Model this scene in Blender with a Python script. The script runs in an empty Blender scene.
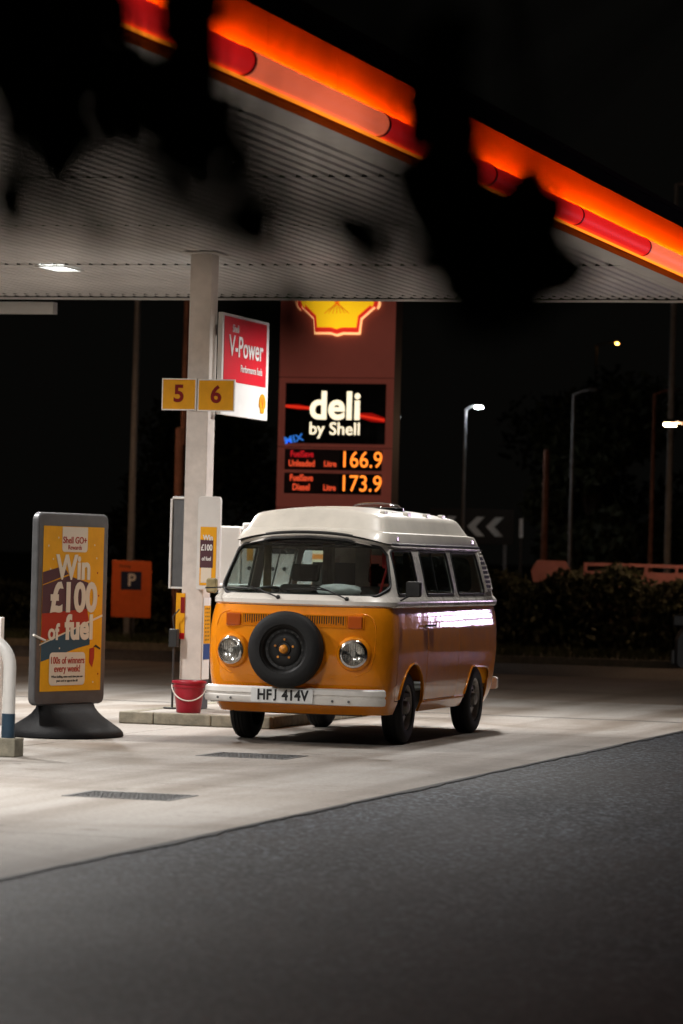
import bpy, bmesh, math, random
import numpy as np
from mathutils import Vector, Matrix
from mathutils.bvhtree import BVHTree

R = math.radians
random.seed(7)
SC = bpy.context.scene
COL = SC.collection

# ------------------------------------------------------------------ camera
cam_d = bpy.data.cameras.new("camera")
cam = bpy.data.objects.new("camera", cam_d)
COL.objects.link(cam)
SC.camera = cam
cam_d.sensor_fit = 'HORIZONTAL'
cam_d.sensor_width = 24.0
cam_d.lens = 123.0
cam_d.clip_start = 0.05
cam_d.clip_end = 2000
CAM_YAW, CAM_PITCH, CAM_ROLL, CAM_H = 0.285, 0.0124, 0.0266, 1.69
fw = Vector((-math.sin(CAM_YAW) * math.cos(CAM_PITCH), math.cos(CAM_YAW) * math.cos(CAM_PITCH), math.sin(CAM_PITCH)))
rt = Vector((math.cos(CAM_YAW), math.sin(CAM_YAW), 0))
up = rt.cross(fw)
r2 = rt * math.cos(CAM_ROLL) + up * math.sin(CAM_ROLL)
u2 = -rt * math.sin(CAM_ROLL) + up * math.cos(CAM_ROLL)
cam.matrix_world = Matrix(((r2.x, u2.x, -fw.x, 0), (r2.y, u2.y, -fw.y, 0), (r2.z, u2.z, -fw.z, CAM_H), (0, 0, 0, 1)))
cam_d.dof.use_dof = True
cam_d.dof.focus_distance = 31.5
cam_d.dof.aperture_fstop = 2.4

# ------------------------------------------------------------------ world: night sky
world = bpy.data.worlds.new("World")
SC.world = world
world.use_nodes = True
nt = world.node_tree
nt.nodes.clear()
sky = nt.nodes.new('ShaderNodeTexSky')
sky.sky_type = 'NISHITA'
sky.sun_disc = False
sky.sun_elevation = R(-6)
sky.sun_rotation = R(200)
bg = nt.nodes.new('ShaderNodeBackground')
bg.inputs[1].default_value = 0.02
nt.links.new(sky.outputs[0], bg.inputs[0])
bg2 = nt.nodes.new('ShaderNodeBackground')          # town glow on a black night sky
bg2.inputs[0].default_value = (0.0019, 0.0018, 0.0015, 1)
bg2.inputs[1].default_value = 1.0
ad = nt.nodes.new('ShaderNodeAddShader')
wo = nt.nodes.new('ShaderNodeOutputWorld')
nt.links.new(bg.outputs[0], ad.inputs[0])
nt.links.new(bg2.outputs[0], ad.inputs[1])
nt.links.new(ad.outputs[0], wo.inputs[0])

sun_d = bpy.data.lights.new("moon", 'SUN')
sun_d.energy = 0.003
sun_d.angle = R(0.5)
sun = bpy.data.objects.new("moon", sun_d)
COL.objects.link(sun)
sun.rotation_euler = (R(50), 0, R(160))

SC.view_settings.view_transform = 'Standard'
SC.view_settings.look = 'None'
SC.view_settings.exposure = 0.0
SC.view_settings.gamma = 1.0
SC.view_settings.use_curve_mapping = False
SC.render.engine = 'CYCLES'
SC.cycles.use_denoising = True
SC.cycles.max_bounces = 8
SC.cycles.transparent_max_bounces = 16
SC.cycles.sample_clamp_indirect = 4.0
SC.cycles.caustics_reflective = False
SC.cycles.caustics_refractive = False

DOWNLIGHT = 440.0        # watts of each canopy luminaire

# ------------------------------------------------------------------ materials
def mat(name, col, rough=0.5, metal=0.0, var=0.0, vscale=8.0, bump=0.0, bscale=60.0, coat=0.0, spec=0.5, col2=None, detail=5.0, grime=None):
    m = bpy.data.materials.new(name)
    m.use_nodes = True
    n = m.node_tree.nodes
    l = m.node_tree.links
    b = n['Principled BSDF']
    b.inputs['Base Color'].default_value = (*col, 1)
    b.inputs['Roughness'].default_value = rough
    b.inputs['Metallic'].default_value = metal
    b.inputs['Coat Weight'].default_value = coat
    b.inputs['Coat Roughness'].default_value = 0.045
    b.inputs['Specular IOR Level'].default_value = spec
    tc = n.new('ShaderNodeTexCoord')
    if var > 0 or col2:
        t = n.new('ShaderNodeTexNoise')
        t.inputs['Scale'].default_value = vscale
        t.inputs['Detail'].default_value = detail
        t.inputs['Roughness'].default_value = 0.65
        l.new(tc.outputs['Object'], t.inputs['Vector'])
        rp = n.new('ShaderNodeValToRGB')
        rp.color_ramp.elements[0].position = 0.32
        rp.color_ramp.elements[1].position = 0.68
        c2 = col2 if col2 else tuple(c * (1 + var) for c in col)
        c1 = col if col2 else tuple(c * (1 - var) for c in col)
        rp.color_ramp.elements[0].color = (*c1, 1)
        rp.color_ramp.elements[1].color = (*c2, 1)
        l.new(t.outputs['Fac'], rp.inputs[0])
        l.new(rp.outputs[0], b.inputs['Base Color'])
        mr = n.new('ShaderNodeMapRange')
        mr.inputs['To Min'].default_value = max(0.02, rough - 0.12)
        mr.inputs['To Max'].default_value = min(1, rough + 0.12)
        l.new(t.outputs['Fac'], mr.inputs['Value'])
        l.new(mr.outputs[0], b.inputs['Roughness'])
    if bump > 0:
        t2 = n.new('ShaderNodeTexNoise')
        t2.inputs['Scale'].default_value = bscale
        t2.inputs['Detail'].default_value = 4
        l.new(tc.outputs['Object'], t2.inputs['Vector'])
        bp = n.new('ShaderNodeBump')
        bp.inputs['Strength'].default_value = bump
        bp.inputs['Distance'].default_value = 0.01
        l.new(t2.outputs['Fac'], bp.inputs['Height'])
        l.new(bp.outputs[0], b.inputs['Normal'])
        if coat > 0: l.new(bp.outputs[0], b.inputs['Coat Normal'])
    return m

def emit(name, col, strength):
    m = bpy.data.materials.new(name)
    m.use_nodes = True
    b = m.node_tree.nodes['Principled BSDF']
    b.inputs['Base Color'].default_value = (*[min(.8, c) for c in col], 1)
    b.inputs['Emission Color'].default_value = (*col, 1)
    b.inputs['Emission Strength'].default_value = strength
    return m

def glass_mat(name, tint=(0.8, 0.85, 0.85), ior=1.5):
    m = bpy.data.materials.new(name)
    m.use_nodes = True
    n = m.node_tree.nodes
    l = m.node_tree.links
    n.clear()
    o = n.new('ShaderNodeOutputMaterial')
    mx = n.new('ShaderNodeMixShader')
    tr = n.new('ShaderNodeBsdfTransparent')
    tr.inputs[0].default_value = (*tint, 1)
    gl = n.new('ShaderNodeBsdfGlossy')
    gl.inputs['Roughness'].default_value = 0.03
    lw = n.new('ShaderNodeLayerWeight')            # Schlick reflectance, the same from both faces of the pane
    lw.inputs[0].default_value = 0.5
    pw = n.new('ShaderNodeMath')
    pw.operation = 'POWER'
    pw.inputs[1].default_value = 5.0
    l.new(lw.outputs['Facing'], pw.inputs[0])
    ma = n.new('ShaderNodeMath')
    ma.operation = 'MULTIPLY_ADD'
    ma.inputs[1].default_value = 0.9
    ma.inputs[2].default_value = ((ior - 1) / (ior + 1)) ** 2
    l.new(pw.outputs[0], ma.inputs[0])
    l.new(ma.outputs[0], mx.inputs[0])
    l.new(tr.outputs[0], mx.inputs[1])
    l.new(gl.outputs[0], mx.inputs[2])
    l.new(mx.outputs[0], o.inputs[0])
    return m

def ground_mat(name, c1, c2, grain, stain, stain_scale, rough, bump, bscale, stain_lo=0.45, stain_hi=0.7, ramp=(.35, .68), spots=(.62, .58, .54), tracks=(.78, .75, .71), chips=0):
    """two scales: fine aggregate grain x broad stains"""
    m = bpy.data.materials.new(name)
    m.use_nodes = True
    n = m.node_tree.nodes
    l = m.node_tree.links
    b = n['Principled BSDF']
    tc = n.new('ShaderNodeTexCoord')
    g = n.new('ShaderNodeTexNoise')
    g.inputs['Scale'].default_value = grain
    g.inputs['Detail'].default_value = 3
    g.inputs['Roughness'].default_value = 0.8
    l.new(tc.outputs['Object'], g.inputs['Vector'])
    rp = n.new('ShaderNodeValToRGB')
    rp.color_ramp.elements[0].position = ramp[0]
    rp.color_ramp.elements[1].position = ramp[1]
    rp.color_ramp.elements[0].color = (*c1, 1)
    rp.color_ramp.elements[1].color = (*c2, 1)
    if chips:                                       # separate stones of the aggregate, each with its own grey
        vo = n.new('ShaderNodeTexVoronoi')
        vo.inputs['Scale'].default_value = chips
        l.new(tc.outputs['Object'], vo.inputs['Vector'])
        sp_ = n.new('ShaderNodeSeparateColor')
        l.new(vo.outputs['Color'], sp_.inputs[0])
        l.new(sp_.outputs[0], rp.inputs[0])
    else:
        l.new(g.outputs['Fac'], rp.inputs[0])
    s = n.new('ShaderNodeTexNoise')
    s.inputs['Scale'].default_value = stain_scale
    s.inputs['Detail'].default_value = 7
    s.inputs['Roughness'].default_value = 0.6
    s.inputs['Distortion'].default_value = 0.6
    l.new(tc.outputs['Object'], s.inputs['Vector'])
    rs = n.new('ShaderNodeValToRGB')
    rs.color_ramp.elements[0].position = stain_lo
    rs.color_ramp.elements[1].position = stain_hi
    rs.color_ramp.elements[0].color = (1, 1, 1, 1)
    rs.color_ramp.elements[1].color = (*stain, 1)
    l.new(s.outputs['Fac'], rs.inputs[0])
    # small dark drips and spots
    d = n.new('ShaderNodeTexNoise')
    d.inputs['Scale'].default_value = 2.3
    d.inputs['Detail'].default_value = 6
    d.inputs['Roughness'].default_value = 0.75
    l.new(tc.outputs['Object'], d.inputs['Vector'])
    rd_ = n.new('ShaderNodeValToRGB')
    rd_.color_ramp.elements[0].position = 0.60
    rd_.color_ramp.elements[1].position = 0.70
    rd_.color_ramp.elements[0].color = (1, 1, 1, 1)
    rd_.color_ramp.elements[1].color = (*spots, 1)
    l.new(d.outputs['Fac'], rd_.inputs[0])
    # long wheel tracks running with the lanes
    mp_ = n.new('ShaderNodeMapping')
    mp_.inputs['Scale'].default_value = (1.15, 0.045, 1)
    l.new(tc.outputs['Object'], mp_.inputs['Vector'])
    w = n.new('ShaderNodeTexNoise')
    w.inputs['Scale'].default_value = 1.6
    w.inputs['Detail'].default_value = 5
    l.new(mp_.outputs[0], w.inputs['Vector'])
    rw = n.new('ShaderNodeValToRGB')
    rw.color_ramp.elements[0].position = 0.42
    rw.color_ramp.elements[1].position = 0.66
    rw.color_ramp.elements[0].color = (1, 1, 1, 1)
    rw.color_ramp.elements[1].color = (*tracks, 1)
    l.new(w.outputs['Fac'], rw.inputs[0])
    last = rp.outputs[0]
    for src in (rs, rd_, rw):
        mx = n.new('ShaderNodeMix')
        mx.data_type = 'RGBA'
        mx.blend_type = 'MULTIPLY'
        mx.inputs[0].default_value = 1.0
        l.new(last, mx.inputs[6])
        l.new(src.outputs[0], mx.inputs[7])
        last = mx.outputs[2]
    l.new(last, b.inputs['Base Color'])
    mr = n.new('ShaderNodeMapRange')
    mr.inputs['To Min'].default_value = rough + 0.1
    mr.inputs['To Max'].default_value = rough - 0.15
    l.new(s.outputs['Fac'], mr.inputs['Value'])
    l.new(mr.outputs[0], b.inputs['Roughness'])
    bp = n.new('ShaderNodeBump')
    bp.inputs['Strength'].default_value = bump
    bp.inputs['Distance'].default_value = 0.006
    t2 = n.new('ShaderNodeTexNoise')
    t2.inputs['Scale'].default_value = bscale
    t2.inputs['Detail'].default_value = 3
    l.new(tc.outputs['Object'], t2.inputs['Vector'])
    l.new(t2.outputs['Fac'], bp.inputs['Height'])
    l.new(bp.outputs[0], b.inputs['Normal'])
    return m

M = {}
M['asphalt'] = ground_mat('asphalt', (0.007, 0.008, 0.0095), (0.15, 0.17, 0.205), 30, (0.62, 0.62, 0.64), 0.30, 0.66, 1.0, 34, ramp=(.60, 1.0), spots=(.70, .70, .70), tracks=(.66, .66, .66), chips=38)
M['asphalt'].node_tree.nodes['Principled BSDF'].inputs['Specular IOR Level'].default_value = 0.22
M['concrete'] = ground_mat('concrete', (0.275, 0.253, 0.228), (0.40, 0.372, 0.34), 26, (0.54, 0.47, 0.40), 0.42, 0.72, 0.4, 40, .44, .66, spots=(.42, .39, .36), tracks=(.66, .62, .58))
M['dim_concrete'] = ground_mat('dim_concrete', (0.19, 0.15, 0.12), (0.27, 0.22, 0.18), 30, (0.62, 0.58, 0.52), 0.4, 0.8, 0.4, 45)  # darker brown concrete, paints the light falloff beyond the canopy
M['kerbstone'] = mat('kerbstone', (0.22, 0.20, 0.15), 0.85, var=0.3, vscale=9, bump=0.4, bscale=50)
M['tar'] = mat('tar', (0.02, 0.02, 0.02), 0.7)
M['iron'] = mat('cast_iron', (0.13, 0.13, 0.128), 0.6, 0.2, var=0.4, vscale=25, bump=0.4, bscale=80)
M['soffit'] = mat('soffit_steel', (0.78, 0.755, 0.73), 0.55, 0.0, var=0.10, vscale=1.2)
M['white_paint'] = mat('white_paint', (0.66, 0.64, 0.61), 0.4, var=0.06, vscale=3, bump=0.05, bscale=30)
M['column'] = mat('column_paint', (0.62, 0.56, 0.51), 0.45, var=0.12, vscale=5, bump=0.15, bscale=25)
M['grey_metal'] = mat('grey_metal', (0.11, 0.11, 0.113), 0.45, 0.4, var=0.15, vscale=6)
M['dark_metal'] = mat('dark_metal', (0.05, 0.05, 0.05), 0.5, 0.4, var=0.2, vscale=6)
M['band'] = mat('dark_band', (0.06, 0.065, 0.08), 0.5, var=0.2)
M['sign_yellow'] = mat('sign_yellow', (0.72, 0.33, 0.008), 0.55, spec=.2, var=0.08, vscale=6)
M['sign_dark_red'] = mat('sign_dark_red', (0.20, 0.008, 0.007), 0.6, spec=.2)
M['sign_red'] = mat('sign_red', (0.60, 0.010, 0.022), 0.5, spec=.2, var=0.06, vscale=4)
M['sign_white'] = mat('sign_white', (0.78, 0.77, 0.75), 0.4, var=0.05, vscale=4)
M['cream_print'] = mat('cream_print', (0.70, 0.62, 0.50), 0.5)
M['poster_yellow'] = mat('poster_yellow', (0.76, 0.36, 0.012), 0.5, spec=.2, var=0.07, vscale=7)
M['poster_red'] = mat('poster_red', (0.38, 0.03, 0.015), 0.55, spec=.2)
M['poster_purple'] = mat('poster_purple', (0.085, 0.035, 0.045), 0.55, spec=.2)
M['poster_blue'] = mat('poster_blue', (0.025, 0.075, 0.11), 0.55, spec=.2)
M['blue'] = mat('blue_paint', (0.02, 0.06, 0.22), 0.4)
M['navy'] = mat('navy_band', (0.02, 0.048, 0.08), 0.45, var=0.15)
M['rubber'] = mat('rubber', (0.009, 0.009, 0.0095), 0.7, spec=.35, var=0.25, vscale=12, bump=0.2, bscale=60)
M['base_rubber'] = mat('recycled_rubber', (0.007, 0.007, 0.0075), 0.6, spec=.1, var=0.3, vscale=8, bump=0.25, bscale=60)
M['bucket'] = mat('red_plastic', (0.34, 0.006, 0.022), 0.4, var=0.08, vscale=10)
M['handle'] = mat('white_plastic', (0.7, 0.66, 0.6), 0.4)
M['orange'] = mat('orange_paint', (0.82, 0.26, 0.005), 0.5, var=0.10, vscale=3.5, bump=0.22, bscale=2.6, coat=1.0, spec=.08)
M['van_white'] = mat('van_white', (0.70, 0.66, 0.60), 0.28, var=0.05, vscale=3, bump=0.02, bscale=4, coat=0.4)
M['roof_white'] = mat('roof_fibreglass', (0.70, 0.65, 0.57), 0.38, var=0.08, vscale=4, bump=0.05, bscale=9, coat=0.3)
M['bumper'] = mat('bumper_white', (0.78, 0.75, 0.71), 0.35, var=0.08, vscale=6)
M['chrome'] = mat('chrome', (0.75, 0.75, 0.74), 0.15, 1.0, var=0.1, vscale=12)
M['lens_glass'] = glass_mat('lamp_glass', (0.9, 0.9, 0.88))
M['glass'] = glass_mat('window_glass', (0.78, 0.83, 0.82), 1.55)
M['amber'] = mat('amber_lens', (0.55, 0.10, 0.01), 0.2, coat=0.5)
M['black'] = mat('black_trim', (0.012, 0.012, 0.012), 0.5)
M['wheel_black'] = mat('wheel_black', (0.010, 0.010, 0.010), 0.5, spec=.3, var=0.2, vscale=15)
M['wheel_grey'] = mat('wheel_grey', (0.28, 0.26, 0.24), 0.45, 0.5, var=0.3, vscale=18)
M['hub_orange'] = mat('hub_orange', (0.65, 0.24, 0.02), 0.45, var=0.5, vscale=30)
M['plate'] = mat('plate_white', (0.82, 0.83, 0.82), 0.4, var=0.04)
M['ink'] = mat('black_ink', (0.008, 0.008, 0.009), 0.5)
M['interior'] = mat('interior_dark', (0.09, 0.08, 0.07), 0.8, var=0.3, vscale=10)
M['seat_cloth'] = mat('seat_cloth', (0.08, 0.07, 0.06), 0.9, var=0.3, vscale=20)
M['curtain'] = mat('curtain', (0.30, 0.24, 0.12), 0.9, var=0.3, vscale=14)
M['pale_cloth'] = mat('pale_cloth', (0.8, 0.78, 0.76), 0.9, var=0.15, vscale=16, bump=0.3, bscale=30)
M['red_strap'] = mat('red_strap', (0.75, 0.05, 0.05), 0.7)
M['totem'] = mat('totem_panel', (0.60, 0.17, 0.12), 0.6, var=0.06, vscale=2, spec=.2)
tb_ = M['totem'].node_tree.nodes['Principled BSDF']          # faint red emission added to brighten the panels
tb_.inputs['Emission Color'].default_value = (0.070, 0.016, 0.011, 1)
tb_.inputs['Emission Strength'].default_value = 1.0
M['totem_side'] = mat('totem_side', (0.06, 0.03, 0.03), 0.5)
M['screen'] = mat('screen_black', (0.006, 0.006, 0.007), 0.25)
M['e_white'] = emit('lit_cream', (1.0, 0.86, 0.60), 1.35)
M['e_digits'] = emit('lit_digits', (1.0, 0.24, 0.025), 1.75)
M['e_redtext'] = emit('lit_red_text', (1.0, 0.10, 0.035), 0.75)
M['e_redtext2'] = emit('lit_crimson_text', (1.0, 0.02, 0.03), 0.45)
M['e_streak'] = emit('lit_red_streak', (1.0, 0.035, 0.012), 0.75)
M['e_streak_dim'] = emit('lit_dim_streak', (1.0, 0.012, 0.006), 0.22)
M['e_blue'] = emit('lit_blue', (0.05, 0.28, 1.0), 0.55)
M['e_halo'] = emit('lit_halo', (1.0, 0.55, 0.22), 1.5)
M['e_pec_red'] = emit('lit_emblem_red', (1.0, 0.035, 0.02), 0.72)
M['e_pec_yellow'] = emit('lit_emblem_yellow', (1.0, 0.55, 0.01), 1.15)
M['e_pec_line'] = emit('lit_emblem_line', (0.75, 0.20, 0.01), 0.55)
M['e_poster'] = emit('lit_poster', (1.0, 0.33, 0.06), 1.3)
M['e_down'] = emit('luminaire_lens', (0.92, 1.0, 0.98), 5.0)
M['e_tube_red'] = emit('tube_red', (1.0, 0.016, 0.016), 0.72)
M['e_tube_pale'] = emit('tube_pale', (1.0, 0.17, 0.075), 0.98)
M['e_strip'] = emit('led_strip', (1.0, 0.35, 0.010), 430.0)
M['e_strip_low'] = emit('led_strip_low', (1.0, 0.28, 0.015), 1.5)
M['tube_joint'] = mat('tube_joint', (0.30, 0.008, 0.008), 0.4)
M['fascia'] = mat('fascia_panel', (0.70, 0.105, 0.012), 1.0, spec=0.0)
M['fascia_dark'] = mat('fascia_edge', (0.02, 0.02, 0.021), 0.9, spec=.05)
M['e_led'] = emit('street_led', (0.90, 0.97, 1.0), 60.0)
M['e_led_mid'] = emit('street_led_mid', (0.90, 0.97, 1.0), 130.0)
M['e_led_dim'] = emit('street_led_dim', (0.90, 0.97, 1.0), 3.0)
M['e_sodium'] = emit('sodium_lamp', (1.0, 0.42, 0.08), 30.0)
M['e_sodium_near'] = emit('sodium_lamp_near', (1.0, 0.58, 0.33), 300.0)
M['e_added_flood'] = emit('added_flood_led', (0.92, 0.68, 1.0), 18.0)
M['pole'] = mat('galvanised_pole', (0.26, 0.26, 0.27), 0.5, 0.1, var=0.15)
M['wood_pole'] = mat('brown_pole', (0.24, 0.11, 0.075), 0.8, var=0.3, vscale=6)
M['park_orange'] = mat('parking_orange', (0.75, 0.14, 0.03), 0.45, var=0.08)
M['park_blue'] = mat('parking_blue', (0.02, 0.03, 0.075), 0.45)
M['pink_board'] = mat('pink_lamplight_board', (0.50, 0.22, 0.22), 0.7, var=0.15, vscale=3)  # pink puts the orange street light into the boards' colour
M['leaf'] = mat('leaf', (0.04, 0.065, 0.018), 0.6, spec=.25, var=0.4, vscale=9)
M['hedge_leaf'] = mat('hedge_leaf', (0.05, 0.06, 0.028), 0.6, var=0.5, vscale=3)
M['bark'] = mat('bark', (0.06, 0.045, 0.035), 0.9, var=0.35, vscale=10, bump=0.6, bscale=20)
M['grass'] = mat('grass', (0.05, 0.065, 0.025), 0.8, var=0.4, vscale=4)
M['soil'] = mat('verge_soil', (0.06, 0.055, 0.035), 0.95, var=0.4, vscale=3)
M['car_dark'] = mat('car_dark_paint', (0.008, 0.008, 0.009), 0.5, spec=.25)

# ------------------------------------------------------------------ helpers
def tag(o, label=None, cat=None, group=None, kind=None):
    if label: o['label'] = label
    if cat: o['category'] = cat
    if group: o['group'] = group
    if kind: o['kind'] = kind
    return o

def empty(name, loc=(0, 0, 0), rz=0.0, label=None, cat=None, group=None):
    o = bpy.data.objects.new(name, None)
    COL.objects.link(o)
    o.location = loc
    o.rotation_euler = (0, 0, rz)
    o.empty_display_size = 0.1
    return tag(o, label, cat, group)

def mesh_obj(name, me, material, parent=None, loc=None, rot=None, smooth=None, bevel=None):
    o = bpy.data.objects.new(name, me)
    COL.objects.link(o)
    if material is not None and len(me.materials) == 0:
        me.materials.append(material)
    if parent is not None: o.parent = parent
    if loc is not None: o.location = loc
    if rot is not None: o.rotation_euler = rot
    if smooth is not None:
        me.polygons.foreach_set('use_smooth', [True] * len(me.polygons))
        try:
            me.set_sharp_from_angle(angle=R(smooth))
        except Exception:
            pass
    if bevel:
        b = o.modifiers.new('bevel', 'BEVEL')
        b.width = bevel
        b.segments = 2
        b.limit_method = 'ANGLE'
        b.angle_limit = R(40)
    return o

class MB:
    def __init__(self):
        self.v = []
        self.f = []
    def add(self, vs, fs):
        o = len(self.v)
        self.v.extend([tuple(p) for p in vs])
        self.f.extend([tuple(i + o for i in q) for q in fs])
        return self
    def box(self, x0, x1, y0, y1, z0, z1):
        vs = [(x, y, z) for z in (z0, z1) for y in (y0, y1) for x in (x0, x1)]
        return self.add(vs, [(0, 2, 3, 1), (4, 5, 7, 6), (0, 1, 5, 4), (2, 6, 7, 3), (0, 4, 6, 2), (1, 3, 7, 5)])
    def tube(self, pts, r, n=8, closed=False, caps=True):
        pts = [Vector(p) for p in pts]
        k = len(pts)
        rs = r if isinstance(r, (list, tuple)) else [r] * k
        vs = []
        prev = None
        for i, p in enumerate(pts):
            a = pts[(i - 1) % k] if (closed or i > 0) else p
            b = pts[(i + 1) % k] if (closed or i < k - 1) else p
            t = (b - a)
            if t.length < 1e-9: t = Vector((0, 0, 1))
            t.normalize()
            if prev is None:
                prev = t.orthogonal().normalized()
            else:
                prev = (prev - t * prev.dot(t))
                if prev.length < 1e-6: prev = t.orthogonal()
                prev.normalize()
            q = t.cross(prev)
            for j in range(n):
                an = 2 * math.pi * j / n
                vs.append(p + (prev * math.cos(an) + q * math.sin(an)) * rs[i])
        fs = []
        for i in range(k if closed else k - 1):
            i2 = (i + 1) % k
            for j in range(n):
                j2 = (j + 1) % n
                fs.append((i * n + j, i * n + j2, i2 * n + j2, i2 * n + j))
        if caps and not closed:
            fs.append(tuple(range(n))[::-1])
            fs.append(tuple((k - 1) * n + j for j in range(n)))
        return self.add(vs, fs)
    def prism(self, pts, axis, a, b):
        """outline in the two other axes, extruded from a to b"""
        n = len(pts)
        def P(p, t):
            return {'x': (t, p[0], p[1]), 'y': (p[0], t, p[1]), 'z': (p[0], p[1], t)}[axis]
        vs = [P(p, a) for p in pts] + [P(p, b) for p in pts]
        fs = [tuple(range(n)), tuple(range(2 * n - 1, n - 1, -1))]
        fs += [(i, n + i, n + (i + 1) % n, (i + 1) % n) for i in range(n)]
        return self.add(vs, fs)
    def lathe(self, prof, n=32, axis='z', o=(0, 0, 0), closed=False):
        """prof: (radius, height)"""
        vs = []
        for r_, h in prof:
            for j in range(n):
                a = 2 * math.pi * j / n
                c, s = r_ * math.cos(a), r_ * math.sin(a)
                p = {'z': (c, s, h), 'y': (c, h, s), 'x': (h, c, s)}[axis]
                vs.append((p[0] + o[0], p[1] + o[1], p[2] + o[2]))
        k = len(prof)
        fs = []
        for i in range(k if closed else k - 1):
            i2 = (i + 1) % k
            for j in range(n):
                j2 = (j + 1) % n
                fs.append((i * n + j, i * n + j2, i2 * n + j2, i2 * n + j))
        return self.add(vs, fs)
    def mesh(self, name):
        me = bpy.data.meshes.new(name)
        me.from_pydata(self.v, [], self.f)
        bm = bmesh.new()
        bm.from_mesh(me)
        bmesh.ops.recalc_face_normals(bm, faces=bm.faces)
        bm.to_mesh(me)
        bm.free()
        return me
    def build(self, name, material, parent=None, loc=None, rot=None, smooth=None, bevel=None):
        return mesh_obj(name, self.mesh(name), material, parent, loc, rot, smooth, bevel)

def roundpoly(pts, rad, seg=6):
    out = []
    n = len(pts)
    for i in range(n):
        p = Vector(pts[i])
        a = Vector(pts[i - 1])
        b = Vector(pts[(i + 1) % n])
        rr = rad[i] if isinstance(rad, (list, tuple)) else rad
        if rr <= 0:
            out.append(tuple(p)); continue
        da = (a - p).normalized()
        db = (b - p).normalized()
        ang = math.acos(max(-1, min(1, da.dot(db))))
        d = min(rr / math.tan(ang / 2), (a - p).length * 0.49, (b - p).length * 0.49)
        p0, p2 = p + da * d, p + db * d
        for k in range(seg + 1):
            t = k / seg
            q = p0 * (1 - t) ** 2 + p * 2 * t * (1 - t) + p2 * t * t
            out.append(tuple(q))
    return out

def rrect(x0, x1, z0, z1, r_):
    return roundpoly([(x0, z0), (x1, z0), (x1, z1), (x0, z1)], r_)

def text(s, size, material, parent=None, loc=(0, 0, 0), rot=(R(90), 0, 0), name='lettering', ext=0.002, bold=0.0, sx=1.0, align='CENTER', shear=0.0, space=1.0):
    cu = bpy.data.curves.new(name, 'FONT')
    cu.body = s
    cu.size = size
    cu.extrude = ext
    cu.offset = bold
    cu.align_x = align
    cu.align_y = 'CENTER'
    cu.shear = shear
    cu.space_character = space
    cu.resolution_u = 4
    t = bpy.data.objects.new(name + '_tmp', cu)
    COL.objects.link(t)
    dg = bpy.context.evaluated_depsgraph_get()
    me = bpy.data.meshes.new_from_object(t.evaluated_get(dg))
    bpy.data.objects.remove(t)
    bpy.data.curves.remove(cu)
    for v in me.vertices: v.co.x *= sx
    me.materials.clear()
    return mesh_obj(name, me, material, parent, loc, rot)

def boolean(o, cut_mb, op, keep=False):
    c = cut_mb.build('cutter', None, o.parent)
    m = o.modifiers.new('b', 'BOOLEAN')
    m.operation = op
    m.solver = 'EXACT'
    m.object = c
    dg = bpy.context.evaluated_depsgraph_get()
    me = bpy.data.meshes.new_from_object(o.evaluated_get(dg))
    o.modifiers.clear()
    old = o.data
    o.data = me
    bpy.data.objects.remove(c)
    return o

# ------------------------------------------------------------------ the ground
FASCIA_X, FAR_Y, SOFFIT = -6.95, 39.3, 4.70
EDGE_X = -6.62

gr = MB().add([(-700, -60, -0.03), (700, -60, -0.03), (700, 1200, -0.03), (-700, 1200, -0.03)], [(0, 1, 2, 3)]).build('ground', M['soil'])
tag(gr, kind='structure')
rd = MB().box(-60, 60, -40, 56.2, -0.028, -0.006).build('asphalt_road', M['asphalt'])
tag(rd, kind='structure')

fc = empty('forecourt')
tag(fc, kind='structure')
xs = [EDGE_X, -10.9, -15.3, -20.0, -26, -34, -45]
ys = [6, 10.4, 14.9, 19.4, 24.1, 28.9, 33.2, 36.9]
slab_cache = {}
for i in range(len(xs) - 1):
    for j in range(len(ys) - 1):
        g = 0.006
        MB().box(xs[i + 1] + g, xs[i] - g, ys[j] + g, ys[j + 1] - g, -0.005, 0.0).build('slab', M['concrete'], fc)
ys2 = [37.05, 41.5, 46, 50.4]
for i in range(len(xs) - 1):
    for j in range(len(ys2) - 1):
        g = 0.006
        MB().box(xs[i + 1] + g, xs[i] - g, ys2[j] + g, ys2[j + 1] - g, -0.005, 0.0).build('slab', M['dim_concrete'] if j else M['concrete'], fc)
MB().box(-45, EDGE_X - 0.3, 36.91, 37.04, -0.005, -0.002).build('drain_channel', M['iron'], fc)
# tar joint between forecourt and road
pts = []
for k in range(160):
    y = 6 + k * 0.2785
    pts.append((EDGE_X + 0.03 + random.uniform(-0.022, 0.022) + .018 * math.sin(y * 1.7) * math.sin(y * .43), y))
mb = MB()
for k in range(159):
    (a, ya), (b, yb) = pts[k], pts[k + 1]
    mb.add([(EDGE_X - 0.02, ya, 0.0015), (a, ya, 0.0015), (b, yb, 0.0015), (EDGE_X - 0.02, yb, 0.0015)], [(0, 1, 2, 3)])
mb.build('tar_joint', M['tar'], fc)

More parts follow.
